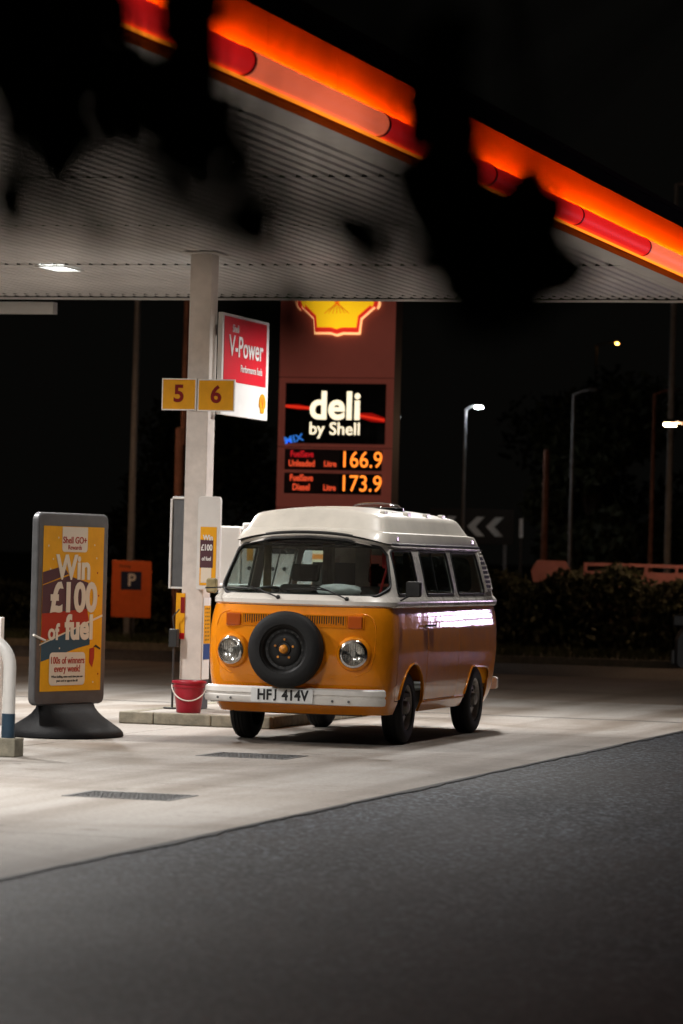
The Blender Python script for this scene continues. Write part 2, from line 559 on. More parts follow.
# manhole covers
def cover(x0, x1, y0, y1, label):
    t = empty('manhole_cover', ((x0 + x1) / 2, (y0 + y1) / 2, 0.0), 0, label, 'manhole cover', 'manhole covers')
    w, d = (x1 - x0) / 2, (y1 - y0) / 2
    m = MB()
    for a in ((-w, w, -d, -d + .035), (-w, w, d - .035, d), (-w, -w + .035, -d + .035, d - .035), (w - .035, w, -d + .035, d - .035)):
        m.box(*a, -0.03, 0.004)
    m.build('frame', M['iron'], t)
    MB().box(-w + .045, w - .045, -d + .045, d - .045, -0.03, 0.001).build('lid', M['iron'], t)
    m = MB()
    nx, ny = 14, 11
    for i in range(nx):
        for j in range(ny):
            cx = -w + .07 + (2 * w - .14) * i / (nx - 1)
            cy = -d + .07 + (2 * d - .14) * j / (ny - 1)
            a, b = (.017, .007) if (i + j) % 2 else (.007, .017)
            m.box(cx - a, cx + a, cy - b, cy + b, 0.0012, 0.0055)
    s = m.build('tread_studs', M['iron'], t)
    s['kind'] = 'stuff'
cover(-8.5, -7.72, 22.4, 23.02, 'iron manhole cover in the open concrete, nearer the asphalt edge')
cover(-9.26, -8.48, 27.5, 28.15, 'iron manhole cover in the concrete right before the camper van')

# ------------------------------------------------------------------ pump island
isl = empty('pump_island', (-11.63, 32.15, 0), 0, 'low concrete pump island edged with kerbstones, behind the camper van', 'pump island')
IW, IL, IH = 1.55, 6.2, 0.115
MB().box(0.13, IW - 0.13, 0.13, IL - 0.13, 0.0, IH - 0.006).build('paving', M['concrete'], isl)
kx = [0, 0.36, 0.95, IW]
for i in range(3):
    MB().box(kx[i] + .003, kx[i + 1] - .003, 0, 0.126, 0, IH).build('kerbstone', M['kerbstone'], isl, bevel=0.014)
    MB().box(kx[i] + .003, kx[i + 1] - .003, IL - .126, IL, 0, IH).build('kerbstone', M['kerbstone'], isl, bevel=0.014)
for i in range(10):
    a, b = 0.13 + i * 0.594 + .003, 0.13 + (i + 1) * 0.594 - .003
    MB().box(0, 0.126, a, b, 0, IH).build('kerbstone', M['kerbstone'], isl, bevel=0.014)
    MB().box(IW - .126, IW, a, b, 0, IH).build('kerbstone', M['kerbstone'], isl, bevel=0.014)

# ------------------------------------------------------------------ canopy
can = empty('station_canopy', (0, 0, 0), 0, 'petrol station canopy with ribbed metal soffit and red glowing edge', 'canopy')
CX0, CY0 = -20.0, 12.0
pitch = 0.137
def soffit_sheet(y0, y1, dz):
    prof = []
    x = CX0
    while x < FASCIA_X - 0.02:
        prof += [(x, 0.0), (x + 0.075, 0.0), (x + 0.088, 0.028), (x + 0.124, 0.028)]
        x += pitch
    prof = [(min(px, FASCIA_X - 0.02), pz) for px, pz in prof]
    n = len(prof)
    vs = [(px, y0, SOFFIT + pz + dz) for px, pz in prof] + [(px, y1, SOFFIT + pz + dz) for px, pz in prof]
    fs = [(i, i + 1, n + i + 1, n + i) for i in range(n - 1)]
    return MB().add(vs, fs).build('soffit_sheet', M['soffit'], can)
seams = [CY0, 14.6, 18.6, 22.7, 26.7, 30.65, 34.85, 38.9, FAR_Y - .02]
for i in range(len(seams) - 1):
    soffit_sheet(seams[i] - (0.05 if i else 0), seams[i + 1], 0.007 * (i % 2) )
for i in range(1, len(seams) - 1):       # black joint closers under each sheet end
    m = MB()
    x = CX0
    while x < FASCIA_X - .1:
        m.add([(x + .076, seams[i] - .012, SOFFIT + .0), (x + .134, seams[i] - .012, SOFFIT + .0), (x + .124, seams[i] - .012, SOFFIT + .033), (x + .09, seams[i] - .012, SOFFIT + .033)], [(0, 1, 2, 3)])
        x += pitch
    o = m.build('joint_closer', M['tar'], can); o['kind'] = 'stuff'
MB().box(CX0, FASCIA_X - .03, CY0, FAR_Y, SOFFIT + .30, SOFFIT + .40).build('roof_deck', M['dark_metal'], can)
# far-end edge trim with a dark ribbed closure above it
MB().box(CX0, FASCIA_X + .02, FAR_Y, FAR_Y + 0.05, SOFFIT - 0.028, SOFFIT - .004).build('edge_trim', M['white_paint'], can)
MB().box(CX0, FASCIA_X + .02, FAR_Y + .052, FAR_Y + 0.12, SOFFIT - .02, SOFFIT + 0.8).build('end_fascia', M['fascia_dark'], can)
MB().box(-20, -15.25, FAR_Y + .16, FAR_Y + 0.30, SOFFIT - 0.19, SOFFIT - .05).build('downstand_beam', M['white_paint'], can)
# long side fascia: panels, LED strips, red tube in lengths
joints = [CY0, 14.55, 17.7, 20.85, 24.0, 27.2, 30.45, 33.5, 36.6, FAR_Y]
y = CY0
while y < FAR_Y - 0.1:
    y2 = min(y + 1.62, FAR_Y)
    MB().box(FASCIA_X - .02, FASCIA_X, y + .004, y2 - .004, SOFFIT + .005, SOFFIT + .52).build('fascia_panel', M['fascia'], can)
    MB().box(FASCIA_X - .12, FASCIA_X - .09, y + .004, y2 - .004, SOFFIT + .41, SOFFIT + .705).build('upper_panel', M['fascia_dark'], can)
    y = y2
MB().box(FASCIA_X - .14, FASCIA_X - .08, CY0, FAR_Y, SOFFIT + .71, SOFFIT + .76).build('fascia_cap', M['fascia_dark'], can)
MB().box(FASCIA_X - .0, FASCIA_X + .13, CY0, FAR_Y, SOFFIT - .062, SOFFIT - .05).build('lower_flange', M['fascia'], can)
MB().box(FASCIA_X - .22, FASCIA_X - .002, CY0, FAR_Y, SOFFIT - .06, SOFFIT - .01).build('edge_flashing', M['soffit'], can)
MB().box(FASCIA_X + .006, FASCIA_X + .024, CY0, FAR_Y, SOFFIT + .150, SOFFIT + .158).build('light_strip', M['e_strip'], can)
MB().box(FASCIA_X + .001, FASCIA_X + .032, CY0, FAR_Y, SOFFIT + .140, SOFFIT + .149).build('strip_shield', M['grey_metal'], can)  # hidden shield added to keep the strip's light on the panel
MB().box(FASCIA_X + .0325, FASCIA_X + .036, CY0, FAR_Y, SOFFIT + .140, SOFFIT + .176).build('strip_shield', M['grey_metal'], can)
MB().box(FASCIA_X + .09, FASCIA_X + .125, CY0, FAR_Y, SOFFIT - .049, SOFFIT - .022).build('light_strip', M['e_strip_low'], can)
TZ, TX, TR_ = SOFFIT + 0.075, FASCIA_X + 0.115, 0.088
for i in range(len(joints) - 1):
    a, b = max(joints[i], CY0), joints[i + 1]
    pale = joints[i] in (20.85, 14.55, 33.5)
    MB().tube([(TX, a + .012, TZ), (TX, b - .012, TZ)], TR_, 20).build('light_tube', M['e_tube_pale'] if pale else M['e_tube_red'], can, smooth=40)
    MB().tube([(TX, b - .02, TZ), (TX, b + .02, TZ)], TR_ + .006, 20).build('tube_joint', M['tube_joint'], can, smooth=40)
# opposite long side and near end, seen only from elsewhere
MB().box(CX0 - .05, CX0, CY0, FAR_Y, SOFFIT - .05, SOFFIT + .7).build('side_fascia', M['fascia_dark'], can)
MB().box(CX0, FASCIA_X - .03, CY0 - .05, CY0, SOFFIT - .05, SOFFIT + .7).build('end_fascia', M['fascia_dark'], can)
# luminaires
def luminaire(x, y, label, power=1.0):
    t = empty('canopy_light', (x, y, SOFFIT - 0.012), 0, label, 'light', 'canopy downlights')
    m = MB()
    for a in ((-.17, .17, -.30, -.27), (-.17, .17, .27, .30), (-.17, -.14, -.27, .27), (.14, .17, -.27, .27)):
        m.box(*a, -0.012, 0.006)
    m.build('bezel', M['white_paint'], t)
    MB().add([(-.14, -.27, -.002), (.14, -.27, -.002), (.14, .27, -.002), (-.14, .27, -.002)], [(0, 3, 2, 1)]).build('lens', M['e_down'], t)
    ld = bpy.data.lights.new('lamp', 'AREA')
    ld.shape = 'RECTANGLE'
    ld.size, ld.size_y = .26, .52
    ld.energy = DOWNLIGHT * power
    ld.color = (1.0, 0.975, 0.945)
    ld.spread = R(158)
    lo = bpy.data.objects.new('lamp', ld)
    COL.objects.link(lo)
    lo.parent = t
    lo.location = (0, 0, -.014)
luminaire(-13.5, 35.1, 'lit square downlight in the soffit left of the white column')
luminaire(-8.95, 35.3, 'lit square downlight in the soffit above the rear of the camper van, behind dark leaves', .6)
luminaire(-7.75, 30.3, 'downlight added beside the camper van door to light its side, hidden by leaves', .11)  # extra lamp added to brighten the van's side
for (x, y, w, p) in ((-13.5, 28.6, 'left of the advertising board', .9), (-9.3, 21.9, 'above the nearer manhole cover, behind dark leaves', .68),
                  (-13.5, 22.1, 'at the near end, away from the red edge', .7)):
    luminaire(x, y, 'lit square downlight in the canopy soffit ' + w, p)

# ------------------------------------------------------------------ column and its signs
CXc, CYc = -11.295, 33.42
col = empty('canopy_column', (CXc, CYc, IH - .006), 0, 'square white steel column holding up the canopy on the pump island', 'column')
CW = 0.115
MB().box(-CW, CW, -CW, CW, 0.0, SOFFIT - IH + .02).build('shaft', M['column'], col, bevel=0.012)
MB().box(-CW - .003, CW + .003, -CW - .003, CW + .003, 0.0, 0.30).build('base_band', M['band'], col, bevel=0.012)
MB().box(-.19, .19, -.19, .19, SOFFIT - IH - .012, SOFFIT - IH + .004).build('head_plate', M['soffit'], col)
lab = MB().box(-CW - .05, -CW + .045, -CW - .012, -CW - .004, .70, 1.16).build('label_tag', M['sign_yellow'], col)
MB().box(-CW - .05, -CW + .045, -CW - .0145, -CW - .0125, .70, .76).build('tag_red_band', M['sign_red'], lab)
MB().box(-CW - .0, -CW + .044, -CW - .0145, -CW - .0125, .96, 1.12).build('tag_dark_print', M['sign_dark_red'], lab)
lb = MB().box(CW + .004, CW + .010, -CW + .01, CW - .01, .30, 1.12).build('height_label', M['sign_white'], col)
MB().box(CW + .011, CW + .013, -CW + .015, CW - .015, .66, 1.04).build('label_yellow_field', M['sign_yellow'], lb)
MB().box(CW + .011, CW + .013, -CW + .015, CW - .015, .50, .655).build('label_blue_field', M['blue'], lb)
m = MB()
for k in range(9):
    for q in (-.05, 0, .05):
        m.box(CW + .0135, CW + .0145, q - .012, q + .012, .69 + k * .039, .705 + k * .039)
o = m.build('label_print', M['ink'], lb); o['kind'] = 'stuff'

def number_sign(x0, x1, z0, z1, ch, label):
    t = empty('pump_number_sign', ((x0 + x1) / 2, CYc - CW - .03, (z0 + z1) / 2), 0, label, 'number sign', 'pump number signs')
    w, h = (x1 - x0) / 2, (z1 - z0) / 2
    MB().box(-w, w, 0, .025, -h, h).build('plate', M['sign_white'], t)
    MB().box(-w + .012, w - .012, -.003, -.0005, -h + .012, h - .012).build('face', M['sign_yellow'], t)
    text(ch, .24, M['sign_dark_red'], t, (0, -.006, 0), bold=.006, name='numeral')
number_sign(-11.665, -11.30, 3.105, 3.425, '5', 'square yellow sign with a dark red numeral five, left on the column')
number_sign(-11.285, -10.895, 3.10, 3.42, '6', 'square yellow sign with a dark red numeral six, beside the fuel board')

# poster frames either side of the column
def poster_frame(x0, x1, label, lit):
    y = CYc - CW - .07 if lit else CYc + .05
    t = empty('poster_frame', ((x0 + x1) / 2, y, 1.31), 0, label, 'poster frame', 'poster frames on the column')
    w, h = (x1 - x0) / 2, 0.935
    m = MB().prism(roundpoly([(-w, 0), (w, 0), (w, h), (-w, h)], [.01, .01, .04, .04]), 'y', 0, .06)
    m.build('back_box', M['white_paint'] if lit else M['grey_metal'], t, bevel=.006)  # grey paints the empty frame's back as if in shadow
    if lit:
        p = MB().box(-w + .035, w - .03, -.004, -.001, .045, .63).build('poster', M['poster_yellow'], t)
        MB().box(-w + .037, w - .062, -.0065, -.0045, .22, .50).build('poster_red_field', M['poster_purple'], p)
        MB().box(-w + .05, w - .075, -.009, -.007, .07, .22).build('poster_cream_field', M['cream_print'], p)
        text('Win', .075, M['sign_white'], p, (0, -.009, .52), bold=.002, sx=.8)
        text('£100', .085, M['sign_white'], p, (-.012, -.009, .42), bold=.002, sx=.7)
        text('of fuel', .055, M['sign_white'], p, (-.012, -.009, .31), bold=.001, sx=.7)
    else:
        m = MB()
        for a in ((-w, -w + .022, .0, h - .03), (w - .022, w, 0, h - .03), (-w + .022, w - .022, 0, .02), (-w + .022, w - .022, h - .03, h - .008)):
            m.box(a[0], a[1], -.03, -.0005, a[2], a[3])
        m.build('rim', M['white_paint'], t, bevel=.006)
poster_frame(-11.60, -11.425, 'poster frame without a poster, its shaded back painted grey, on the far side of the column', False)
poster_frame(-11.235, -11.0, 'white frame with a small yellow prize poster, on the column beside the van', True)

# fuel brand board hung from the column, facing the road
vb = empty('fuel_board', (CXc + CW + .03, CYc + .04, 3.08), 0, 'red and white fuel board hanging from the column', 'sign')
MB().box(0, .05, 0, 1.56, 0, 1.03).build('board', M['sign_white'], vb, bevel=.004)
MB().box(.052, .055, .05, 1.46, .345, 1.00).build('red_field', M['sign_red'], vb)
text('V-Power', .30, M['sign_white'], vb, (.060, .76, .70), (R(90), 0, R(90)), bold=.004, sx=1.05)
text('Shell', .11, M['sign_white'], vb, (.060, .40, .885), (R(90), 0, R(90)), sx=1.0, bold=.001)
text('Performance fuels', .105, M['sign_white'], vb, (.060, .95, .49), (R(90), 0, R(90)), sx=.95, bold=.001)
MB().box(-.02, 0, 0.0, .12, .2, .3).build('bracket', M['grey_metal'], vb)
MB().box(-.02, 0, 0.0, .12, .8, .9).build('bracket', M['grey_metal'], vb)

def pecten(cx, cz, s, y, parent, mats, face='y', halo=True, x=0):
    """scallop emblem: backing halo, red outline, yellow field, rib lines; drawn in X-Z, facing -Y (or Y-Z facing +X)"""
    def outline(k, base):
        pts = []
        n = 13
        for i in range(n):                       # scalloped fan top
            a0 = R(205 - 230 * i / n)
            a1 = R(205 - 230 * (i + 1) / n)
            for q in range(5):
                a = a0 + (a1 - a0) * q / 5
                rr = k * (1.0 + 0.045 * math.sin(math.pi * q / 5))
                pts.append((rr * math.cos(a) * 1.06, rr * math.sin(a) * .98))
        pts += [(k * .98, -k * .30), (k * .62, -k * .62), (k * .58, -base), (k * .16, -base), (0, -base - .05), (-k * .16, -base), (-k * .58, -base), (-k * .62, -k * .62), (-k * .98, -k * .30)]
        return pts
    def put(name, pts, d0, d1, m):
        mb = MB()
        if face == 'x': d0, d1 = d0 * .12, d1 * .12
        pts = [(cx + p[0] * s, cz + p[1] * s) for p in pts]
        if face == 'y': mb.prism(pts, 'y', y - d1, y - d0)
        else: mb.prism(pts, 'x', x + d0, x + d1)
        return mb.build(name, m, parent)
    if halo: put('emblem_halo', outline(1.045, 1.03), .0, .03, mats[0])
    root = put('emblem_outline', outline(1.0, .98), .032, .06, mats[1])
    put('emblem_field', [(p[0] * .90, p[1] * .90 + .0) for p in outline(1.0, .95)], .062, .07, mats[2])
    for k in range(-3, 4):
        a = R(90 + k * 21)
        b0, b1 = (0.11 * k, -.50), (math.cos(a) * .80, math.sin(a) * .74)
        nx, nz = (b1[1] - b0[1]), -(b1[0] - b0[0])
        L = math.hypot(nx, nz)
        nx, nz = nx / L, nz / L
        put('emblem_rib', [(b0[0] - nx * .008, b0[1] - nz * .008), (b0[0] + nx * .008, b0[1] + nz * .008), (b1[0] + nx * .022, b1[1] + nz * .022), (b1[0] - nx * .022, b1[1] - nz * .022)], .071, .074, mats[3])
pecten(1.36, .17, .10, 0, vb, (None, M['sign_yellow'], M['sign_yellow'], M['sign_red']), 'x', False, x=.05)

# ------------------------------------------------------------------ fuel pump behind the van
pm = empty('fuel_pump', (-11.20, 35.45, IH - .006), 0, 'white fuel pump on the island, half hidden by the camper van', 'fuel pump')
MB().box(-.50, .50, -.25, .25, 0, .16).build('plinth', M['band'], pm)
MB().box(-.46, .46, -.22, .22, .16, 1.25).build('cabinet', M['sign_white'], pm, bevel=.015)
MB().box(-.46, -.24, -.20, .20, 1.25, 1.86).build('side_post', M['white_paint'], pm, bevel=.015)
MB().box(-.23, .46, -.16, .16, 1.25, 1.90).build('head', M['sign_white'], pm, bevel=.015)
MB().box(-.17, -.10, -.163, -.161, 1.5, 1.84).build('yellow_label', M['sign_yellow'], pm)
MB().box(-.06, .38, -.163, -.161, 1.58, 1.84).build('display', M['screen'], pm)
for k in range(5):
    MB().tube([(-.14 + k * .13, -.163, 1.42), (-.14 + k * .13, -.161, 1.42)], .022, 12).build('button', M['ink'], pm)
for s in (-1, 1):
    h = MB().tube([(.2 * s, -.24, .95), (.2 * s, -.30, .85), (.2 * s, -.30, .5), (.2 * s, -.27, .35), (.2 * s + .06, -.25, .5), (.2 * s + .06, -.235, 1.1)], .018, 8).build('hose', M['rubber'], pm, smooth=60)
    MB().box(.2 * s - .03, .2 * s + .03, -.29, -.225, .9, 1.12).build('nozzle', M['black'], h)

# squeegee stand left of the column
sq = empty('squeegee_stand', (-11.44, 33.2, IH - .006), 0, 'thin black squeegee stand against the left of the column', 'stand')
MB().tube([(0, 0, 0), (0, 0, .62)], .012, 8).build('pole', M['dark_metal'], sq)
MB().tube([(0, 0, 0), (0, 0, .015)], .09, 16).build('base', M['dark_metal'], sq)
MB().box(-.045, .045, -.04, .04, .62, .80).build('holder', M['black'], sq, bevel=.008)
MB().tube([(.0, 0, .8), (-.02, 0, .92), (.05, 0, 1.0)], .008, 6).build('squeegee', M['dark_metal'], sq)

# ------------------------------------------------------------------ bucket
bk = empty('bucket', (-11.035, 32.52, IH - .003), 0.3, 'red plastic bucket with a white carrying handle on the pump island', 'bucket')
MB().lathe([(0, .0), (.115, .0), (.118, .004), (.155, .285), (.168, .287), (.170, .30), (.165, .312), (.157, .312), (.15, .30), (.112, .012), (0, .012)], 40).build('body', M['bucket'], bk, smooth=50)
MB().lathe([(.152, .245), (.1605, .247), (.163, .262), (.154, .266)], 40).build('rim_band', M['bucket'], bk, smooth=50)
pts = []
for k in range(25):
    a = math.pi * k / 24
    pts.append((.168 * math.cos(a), -.168 * math.sin(a) * .72 - .03 * math.sin(a), .27 - .15 * math.sin(a)))
MB().tube(pts, .0065, 8).build('handle', M['handle'], bk, smooth=60)

# ------------------------------------------------------------------ advertising board on a rubber base
sw = empty('advertising_board', (-11.185, 29.52, 0), R(74.7), 'tall yellow prize-draw advertising board on a black rubber base', 'sign')
# rubber base: stepped oval dome
def oval(rx, ry, n=48):
    return [(rx * math.copysign(abs(math.cos(2 * math.pi * k / n)) ** .8, math.cos(2 * math.pi * k / n)), ry * math.copysign(abs(math.sin(2 * math.pi * k / n)) ** .8, math.sin(2 * math.pi * k / n))) for k in range(n)]
rings = [(.55, .45, 0.0), (.56, .46, .012), (.555, .455, .04), (.53, .43, .07), (.49, .39, .10), (.455, .33, .135), (.43, .26, .17), (.41, .19, .21), (.395, .13, .255), (.385, .11, .29)]
m = MB()
vs = []
for rx, ry, z in rings:
    vs += [(p[0], p[1], z) for p in oval(rx, ry)]
fs = []
for i in range(len(rings) - 1):
    for j in range(48):
        fs.append((i * 48 + j, i * 48 + (j + 1) % 48, (i + 1) * 48 + (j + 1) % 48, (i + 1) * 48 + j))
fs.append(tuple((len(rings) - 1) * 48 + j for j in range(48)))
m.add(vs, fs).build('base', M['base_rubber'], sw, smooth=40)
SWH, SWB, SWW = 1.72, .285, .535
fr = MB().prism(roundpoly([(-SWW, SWB), (SWW, SWB), (SWW, SWB + SWH), (-SWW, SWB + SWH)], .085), 'y', -.045, .03).build('frame', M['grey_metal'], sw, bevel=.016)
px0, px1, pz0, pz1 = -SWW + .075, SWW - .075, SWB + .125, SWB + SWH - .12
ps = MB().box(px0, px1, -.0485, -.0465, pz0, pz1).build('poster', M['poster_yellow'], sw)
def flat(name, pts, y, m_, parent):
    n = len(pts)
    return MB().prism([(p[0], p[1]) for p in pts], 'y', y - .0012, y).build(name, m_, parent)
PH, PW = pz1 - pz0, px1 - px0
def U(u, v): return (px0 + u * PW, pz1 - v * PH)
flat('poster_purple_field', [U(0, .36), U(.42, .30), U(.75, .34), U(.75, .5), U(0, .53)], -.0495, M['poster_purple'], ps)
flat('poster_red_field', [U(0, .53), U(.74, .50), U(.78, .58), U(0, .70)], -.0495, M['poster_red'], ps)
flat('poster_purple_corner', [U(0, .28), U(.34, .24), U(.42, .29), U(0, .355)], -.0495, M['poster_purple'], ps)
flat('poster_blue_field', [U(0, .705), U(.8, .585), U(.8, .72), U(.6, .74), U(0, .82)], -.0495, M['poster_blue'], ps)
flat('poster_ray', [U(-.03, .715), U(1.0, .535), U(1.0, .548), U(-.03, .722)], -.0508, M['cream_print'], ps)
flat('poster_tab', roundpoly([U(.30, .003), U(.72, .003), U(.72, .155), U(.30, .155)], [0, 0, .04, .04]), -.0508, M['cream_print'], ps)
flat('poster_box', roundpoly([U(.14, .765), U(.73, .765), U(.73, .965), U(.14, .965)], .05), -.0508, M['cream_print'], ps)
wt = M['sign_white']
text('Shell GO+', .085, M['poster_red'], ps, (*[U(.51, .085)[0]], -.0525, U(0, .085)[1]), bold=.001)
text('Rewards', .06, M['poster_red'], ps, (U(.51, 0)[0], -.0525, U(0, .128)[1]))
text('Win', .30, M['cream_print'], ps, (U(.50, 0)[0], -.0525, U(0, .255)[1]), bold=.010, sx=.98)
text('£100', .36, M['cream_print'], ps, (U(.51, 0)[0], -.0530, U(0, .44)[1]), bold=.013, sx=.98)
text('of', .20, M['cream_print'], ps, (U(.19, 0)[0], -.0530, U(0, .645)[1]), bold=.006)
text('fuel', .30, M['cream_print'], ps, (U(.615, 0)[0], -.0530, U(0, .62)[1]), bold=.012, sx=.98)
text('100s of winners', .088, M['poster_red'], ps, (U(.435, 0)[0], -.0525, U(0, .815)[1]), bold=.001, sx=.92)
text('every week!', .088, M['poster_red'], ps, (U(.435, 0)[0], -.0525, U(0, .865)[1]), bold=.001, sx=.92)
text('When fuelling, enter each time you use', .030, M['ink'], ps, (U(.435, 0)[0], -.0525, U(0, .912)[1]))
text('your card or app at the till', .030, M['ink'], ps, (U(.435, 0)[0], -.0525, U(0, .937)[1]))
# printed fuel nozzle and small dots
flat('poster_nozzle', [U(.80, .745), U(.88, .735), U(.88, .80), U(.85, .86), U(.80, .83)], -.0508, M['poster_red'], ps)
flat('poster_nozzle_spout', [U(.86, .735), U(.90, .72), U(.98, .742), U(.975, .752), U(.90, .735)], -.0515, M['ink'], ps)
for (u, v) in ((.08, .12), (.16, .2), (.24, .07), (.84, .11), (.9, .28), (.8, .34), (.93, .42), (.12, .26), (.88, .19), (.95, .9), (.87, .95), (.3, .74)):
    c = U(u, v)
    flat('poster_dot', [(c[0] + .009 * math.cos(k * math.pi / 4), c[1] + .009 * math.sin(k * math.pi / 4)) for k in range(8)], -.0508, M['cream_print'] if u < .9 else M['poster_red'], ps)
MB().tube([(-SWW - .04, -.05, SWB + .63), (-SWW + .12, -.06, SWB + .58)], .011, 8).build('side_clip', M['handle'], sw)

# ------------------------------------------------------------------ hoop barrier, far left
hb = empty('hoop_barrier', (-10.47, 26.35, 0), R(180), 'white tubular hoop barrier with a navy foot, on a concrete block', 'barrier')
MB().box(-.10, .95, -.10, .10, 0, .15).build('block', M['kerbstone'], hb, bevel=.01)
pts = [(0, 0, .15), (0, 0, .72)]
for k in range(1, 9):
    a = R(90 * k / 8)
    pts.append((.22 - .22 * math.cos(a), 0, .72 + .22 * math.sin(a)))
for k in range(0, 9):
    a = R(90 * k / 8)
    pts.append((.63 + .22 * math.sin(a), 0, .72 + .22 * math.cos(a)))
pts.append((.85, 0, .15))
MB().tube(pts, .052, 18).build('hoop', M['white_paint'], hb, smooth=50)
for x in (0, .85):
    MB().tube([(x, 0, .15), (x, 0, .345)], .0545, 18).build('foot_band', M['navy'], hb, smooth=50)
wp = MB().box(-.05, .03, -.04, .04, 0, 1.02).build('marker_post', M['white_paint'], None, loc=(-12.39, 30.9, 0), bevel=.008)
tag(wp, 'plain white marker post behind the white hoop barrier', 'post')

# ------------------------------------------------------------------ camper van (local: +x image right, -y nose, origin under the front axle)
van = empty('camper_van', (-9.095, 30.6, 0), 0, 'orange and white camper van with a spare wheel on its nose', 'van')

def interp(tab, z):
    zs_ = [t[0] for t in tab]
    return float(np.interp(z, zs_, [t[1] for t in tab]))

def ring(w, f, r, ef, er, nf, nr, k1=44, k2=34):
    pts = []
    for i in range(k1 + 1):
        t = -math.pi / 2 + math.pi * i / k1
        s, c = math.sin(t), max(0.0, math.cos(t))
        pts.append((w * math.copysign(abs(s) ** (2 / nf), s), f + ef * (1 - c ** (2 / nf))))
    y0, y1 = f + ef, r - er
    for i in range(1, k2):
        pts.append((w, y0 + (y1 - y0) * i / k2))
    for i in range(k1 + 1):
        t = math.pi / 2 - math.pi * i / k1
        s, c = math.sin(t), max(0.0, math.cos(t))
        pts.append((w * math.copysign(abs(s) ** (2 / nr), s), r - er * (1 - c ** (2 / nr))))
    for i in range(1, k2):
        pts.append((-w, y1 + (y0 - y1) * i / k2))
    return pts

WARP = 0.095
def warp(x, y, z, w, f, ef, z0=1.34, z1=1.80):
    if y > f + ef: return z
    g = max(0.0, min(1.0, (z - z0) / (z1 - z0)))
    return z + WARP * g * max(0.0, 1 - abs(x / w) ** 2.2)

def body_shell(W_, F_, R_, zs_, inset, th, ef=.42, er=.35, nf=3.9, nr=3.2, dowarp=False):
    def level(z, d):
        w, f, r = interp(W_, z) - d, interp(F_, z) + d, interp(R_, z) - d
        out = []
        for x, y in ring(w, f, r, ef, er, nf, nr):
            out.append((x, y, warp(x, y, z, w, f, ef) if dowarp else z))
        return out
    L = len(zs_)
    vs, fs = [], []
    for d in (inset, inset + th):
        for z in zs_: vs += level(z, d)
    n = len(level(zs_[0], 0))
    o2 = L * n
    for i in range(L - 1):
        for j in range(n):
            j2 = (j + 1) % n
            fs.append((i * n + j, i * n + j2, (i + 1) * n + j2, (i + 1) * n + j))
            fs.append((o2 + i * n + j, o2 + (i + 1) * n + j, o2 + (i + 1) * n + j2, o2 + i * n + j2))
    for j in range(n):
        j2 = (j + 1) % n
        fs.append((j, o2 + j, o2 + j2, j2))
        t = (L - 1) * n
        fs.append((t + j, t + j2, o2 + t + j2, o2 + t + j))
    return MB().add(vs, fs)

LW = [(.28, .78), (.36, .815), (.45, .832), (.6, .848), (.8, .857), (1.0, .855), (1.12, .845), (1.2, .832), (1.232, .824)]
LF = [(.28, -.84), (.36, -.90), (.45, -.935), (.6, -.965), (.8, -.985), (1.0, -.975), (1.15, -.95), (1.232, -.922)]
LR = [(.28, 3.18), (.45, 3.29), (.8, 3.36), (1.1, 3.36), (1.232, 3.33)]
UW = [(1.236, .836), (1.25, .850), (1.285, .853), (1.31, .842), (1.335, .822), (1.5, .790), (1.7, .742), (1.79, .714)]
UF = [(1.236, -.925), (1.25, -.935), (1.285, -.925), (1.335, -.865), (1.6, -.70), (1.79, -.575)]
UR = [(1.236, 3.335), (1.285, 3.35), (1.335, 3.30), (1.6, 3.20), (1.79, 3.06)]
lz = [.28, .33, .38, .45, .52, .60, .70, .80, .90, 1.0, 1.08, 1.14, 1.18, 1.21, 1.232]
uz = [1.236, 1.25, 1.268, 1.285, 1.298, 1.31, 1.322, 1.335, 1.40, 1.47, 1.54, 1.61, 1.68, 1.74, 1.79]

outer_low = body_shell(LW, LF, LR, lz, 0, .022)
outer_up = body_shell(UW, UF, UR, uz, 0, .022, nf=3.1, dowarp=True)
bvh_low = BVHTree.FromPolygons([Vector(v) for v in outer_low.v], outer_low.f)
bvh_up = BVHTree.FromPolygons([Vector(v) for v in outer_up.v], outer_up.f)

def hit_front(x, z, bv):
    h = bv.ray_cast(Vector((x, -3, z)), Vector((0, 1, 0)))
    return h[0].y if h[0] is not None else -.9
def hit_side(y, z, bv, s=1):
    h = bv.ray_cast(Vector((3 * s, y, z)), Vector((-s, 0, 0)))
    return h[0].x if h[0] is not None else .83 * s

# wheel arches
def arch_front():
    p = [(-.43, .1), (.44, .1), (.43, .36)]
    for k in range(1, 16):
        a = R(180 * k / 16)
        p.append((.42 * math.cos(a), .34 + .39 * math.sin(a)))
    p.append((-.43, .34))
    return p
REAR_Y = 2.43
def arch_rear():
    return roundpoly([(REAR_Y - .48, .1), (REAR_Y + .42, .1), (REAR_Y + .40, .64), (REAR_Y - .30, .66), (REAR_Y - .46, .42)], [0, 0, .12, .16, .1])

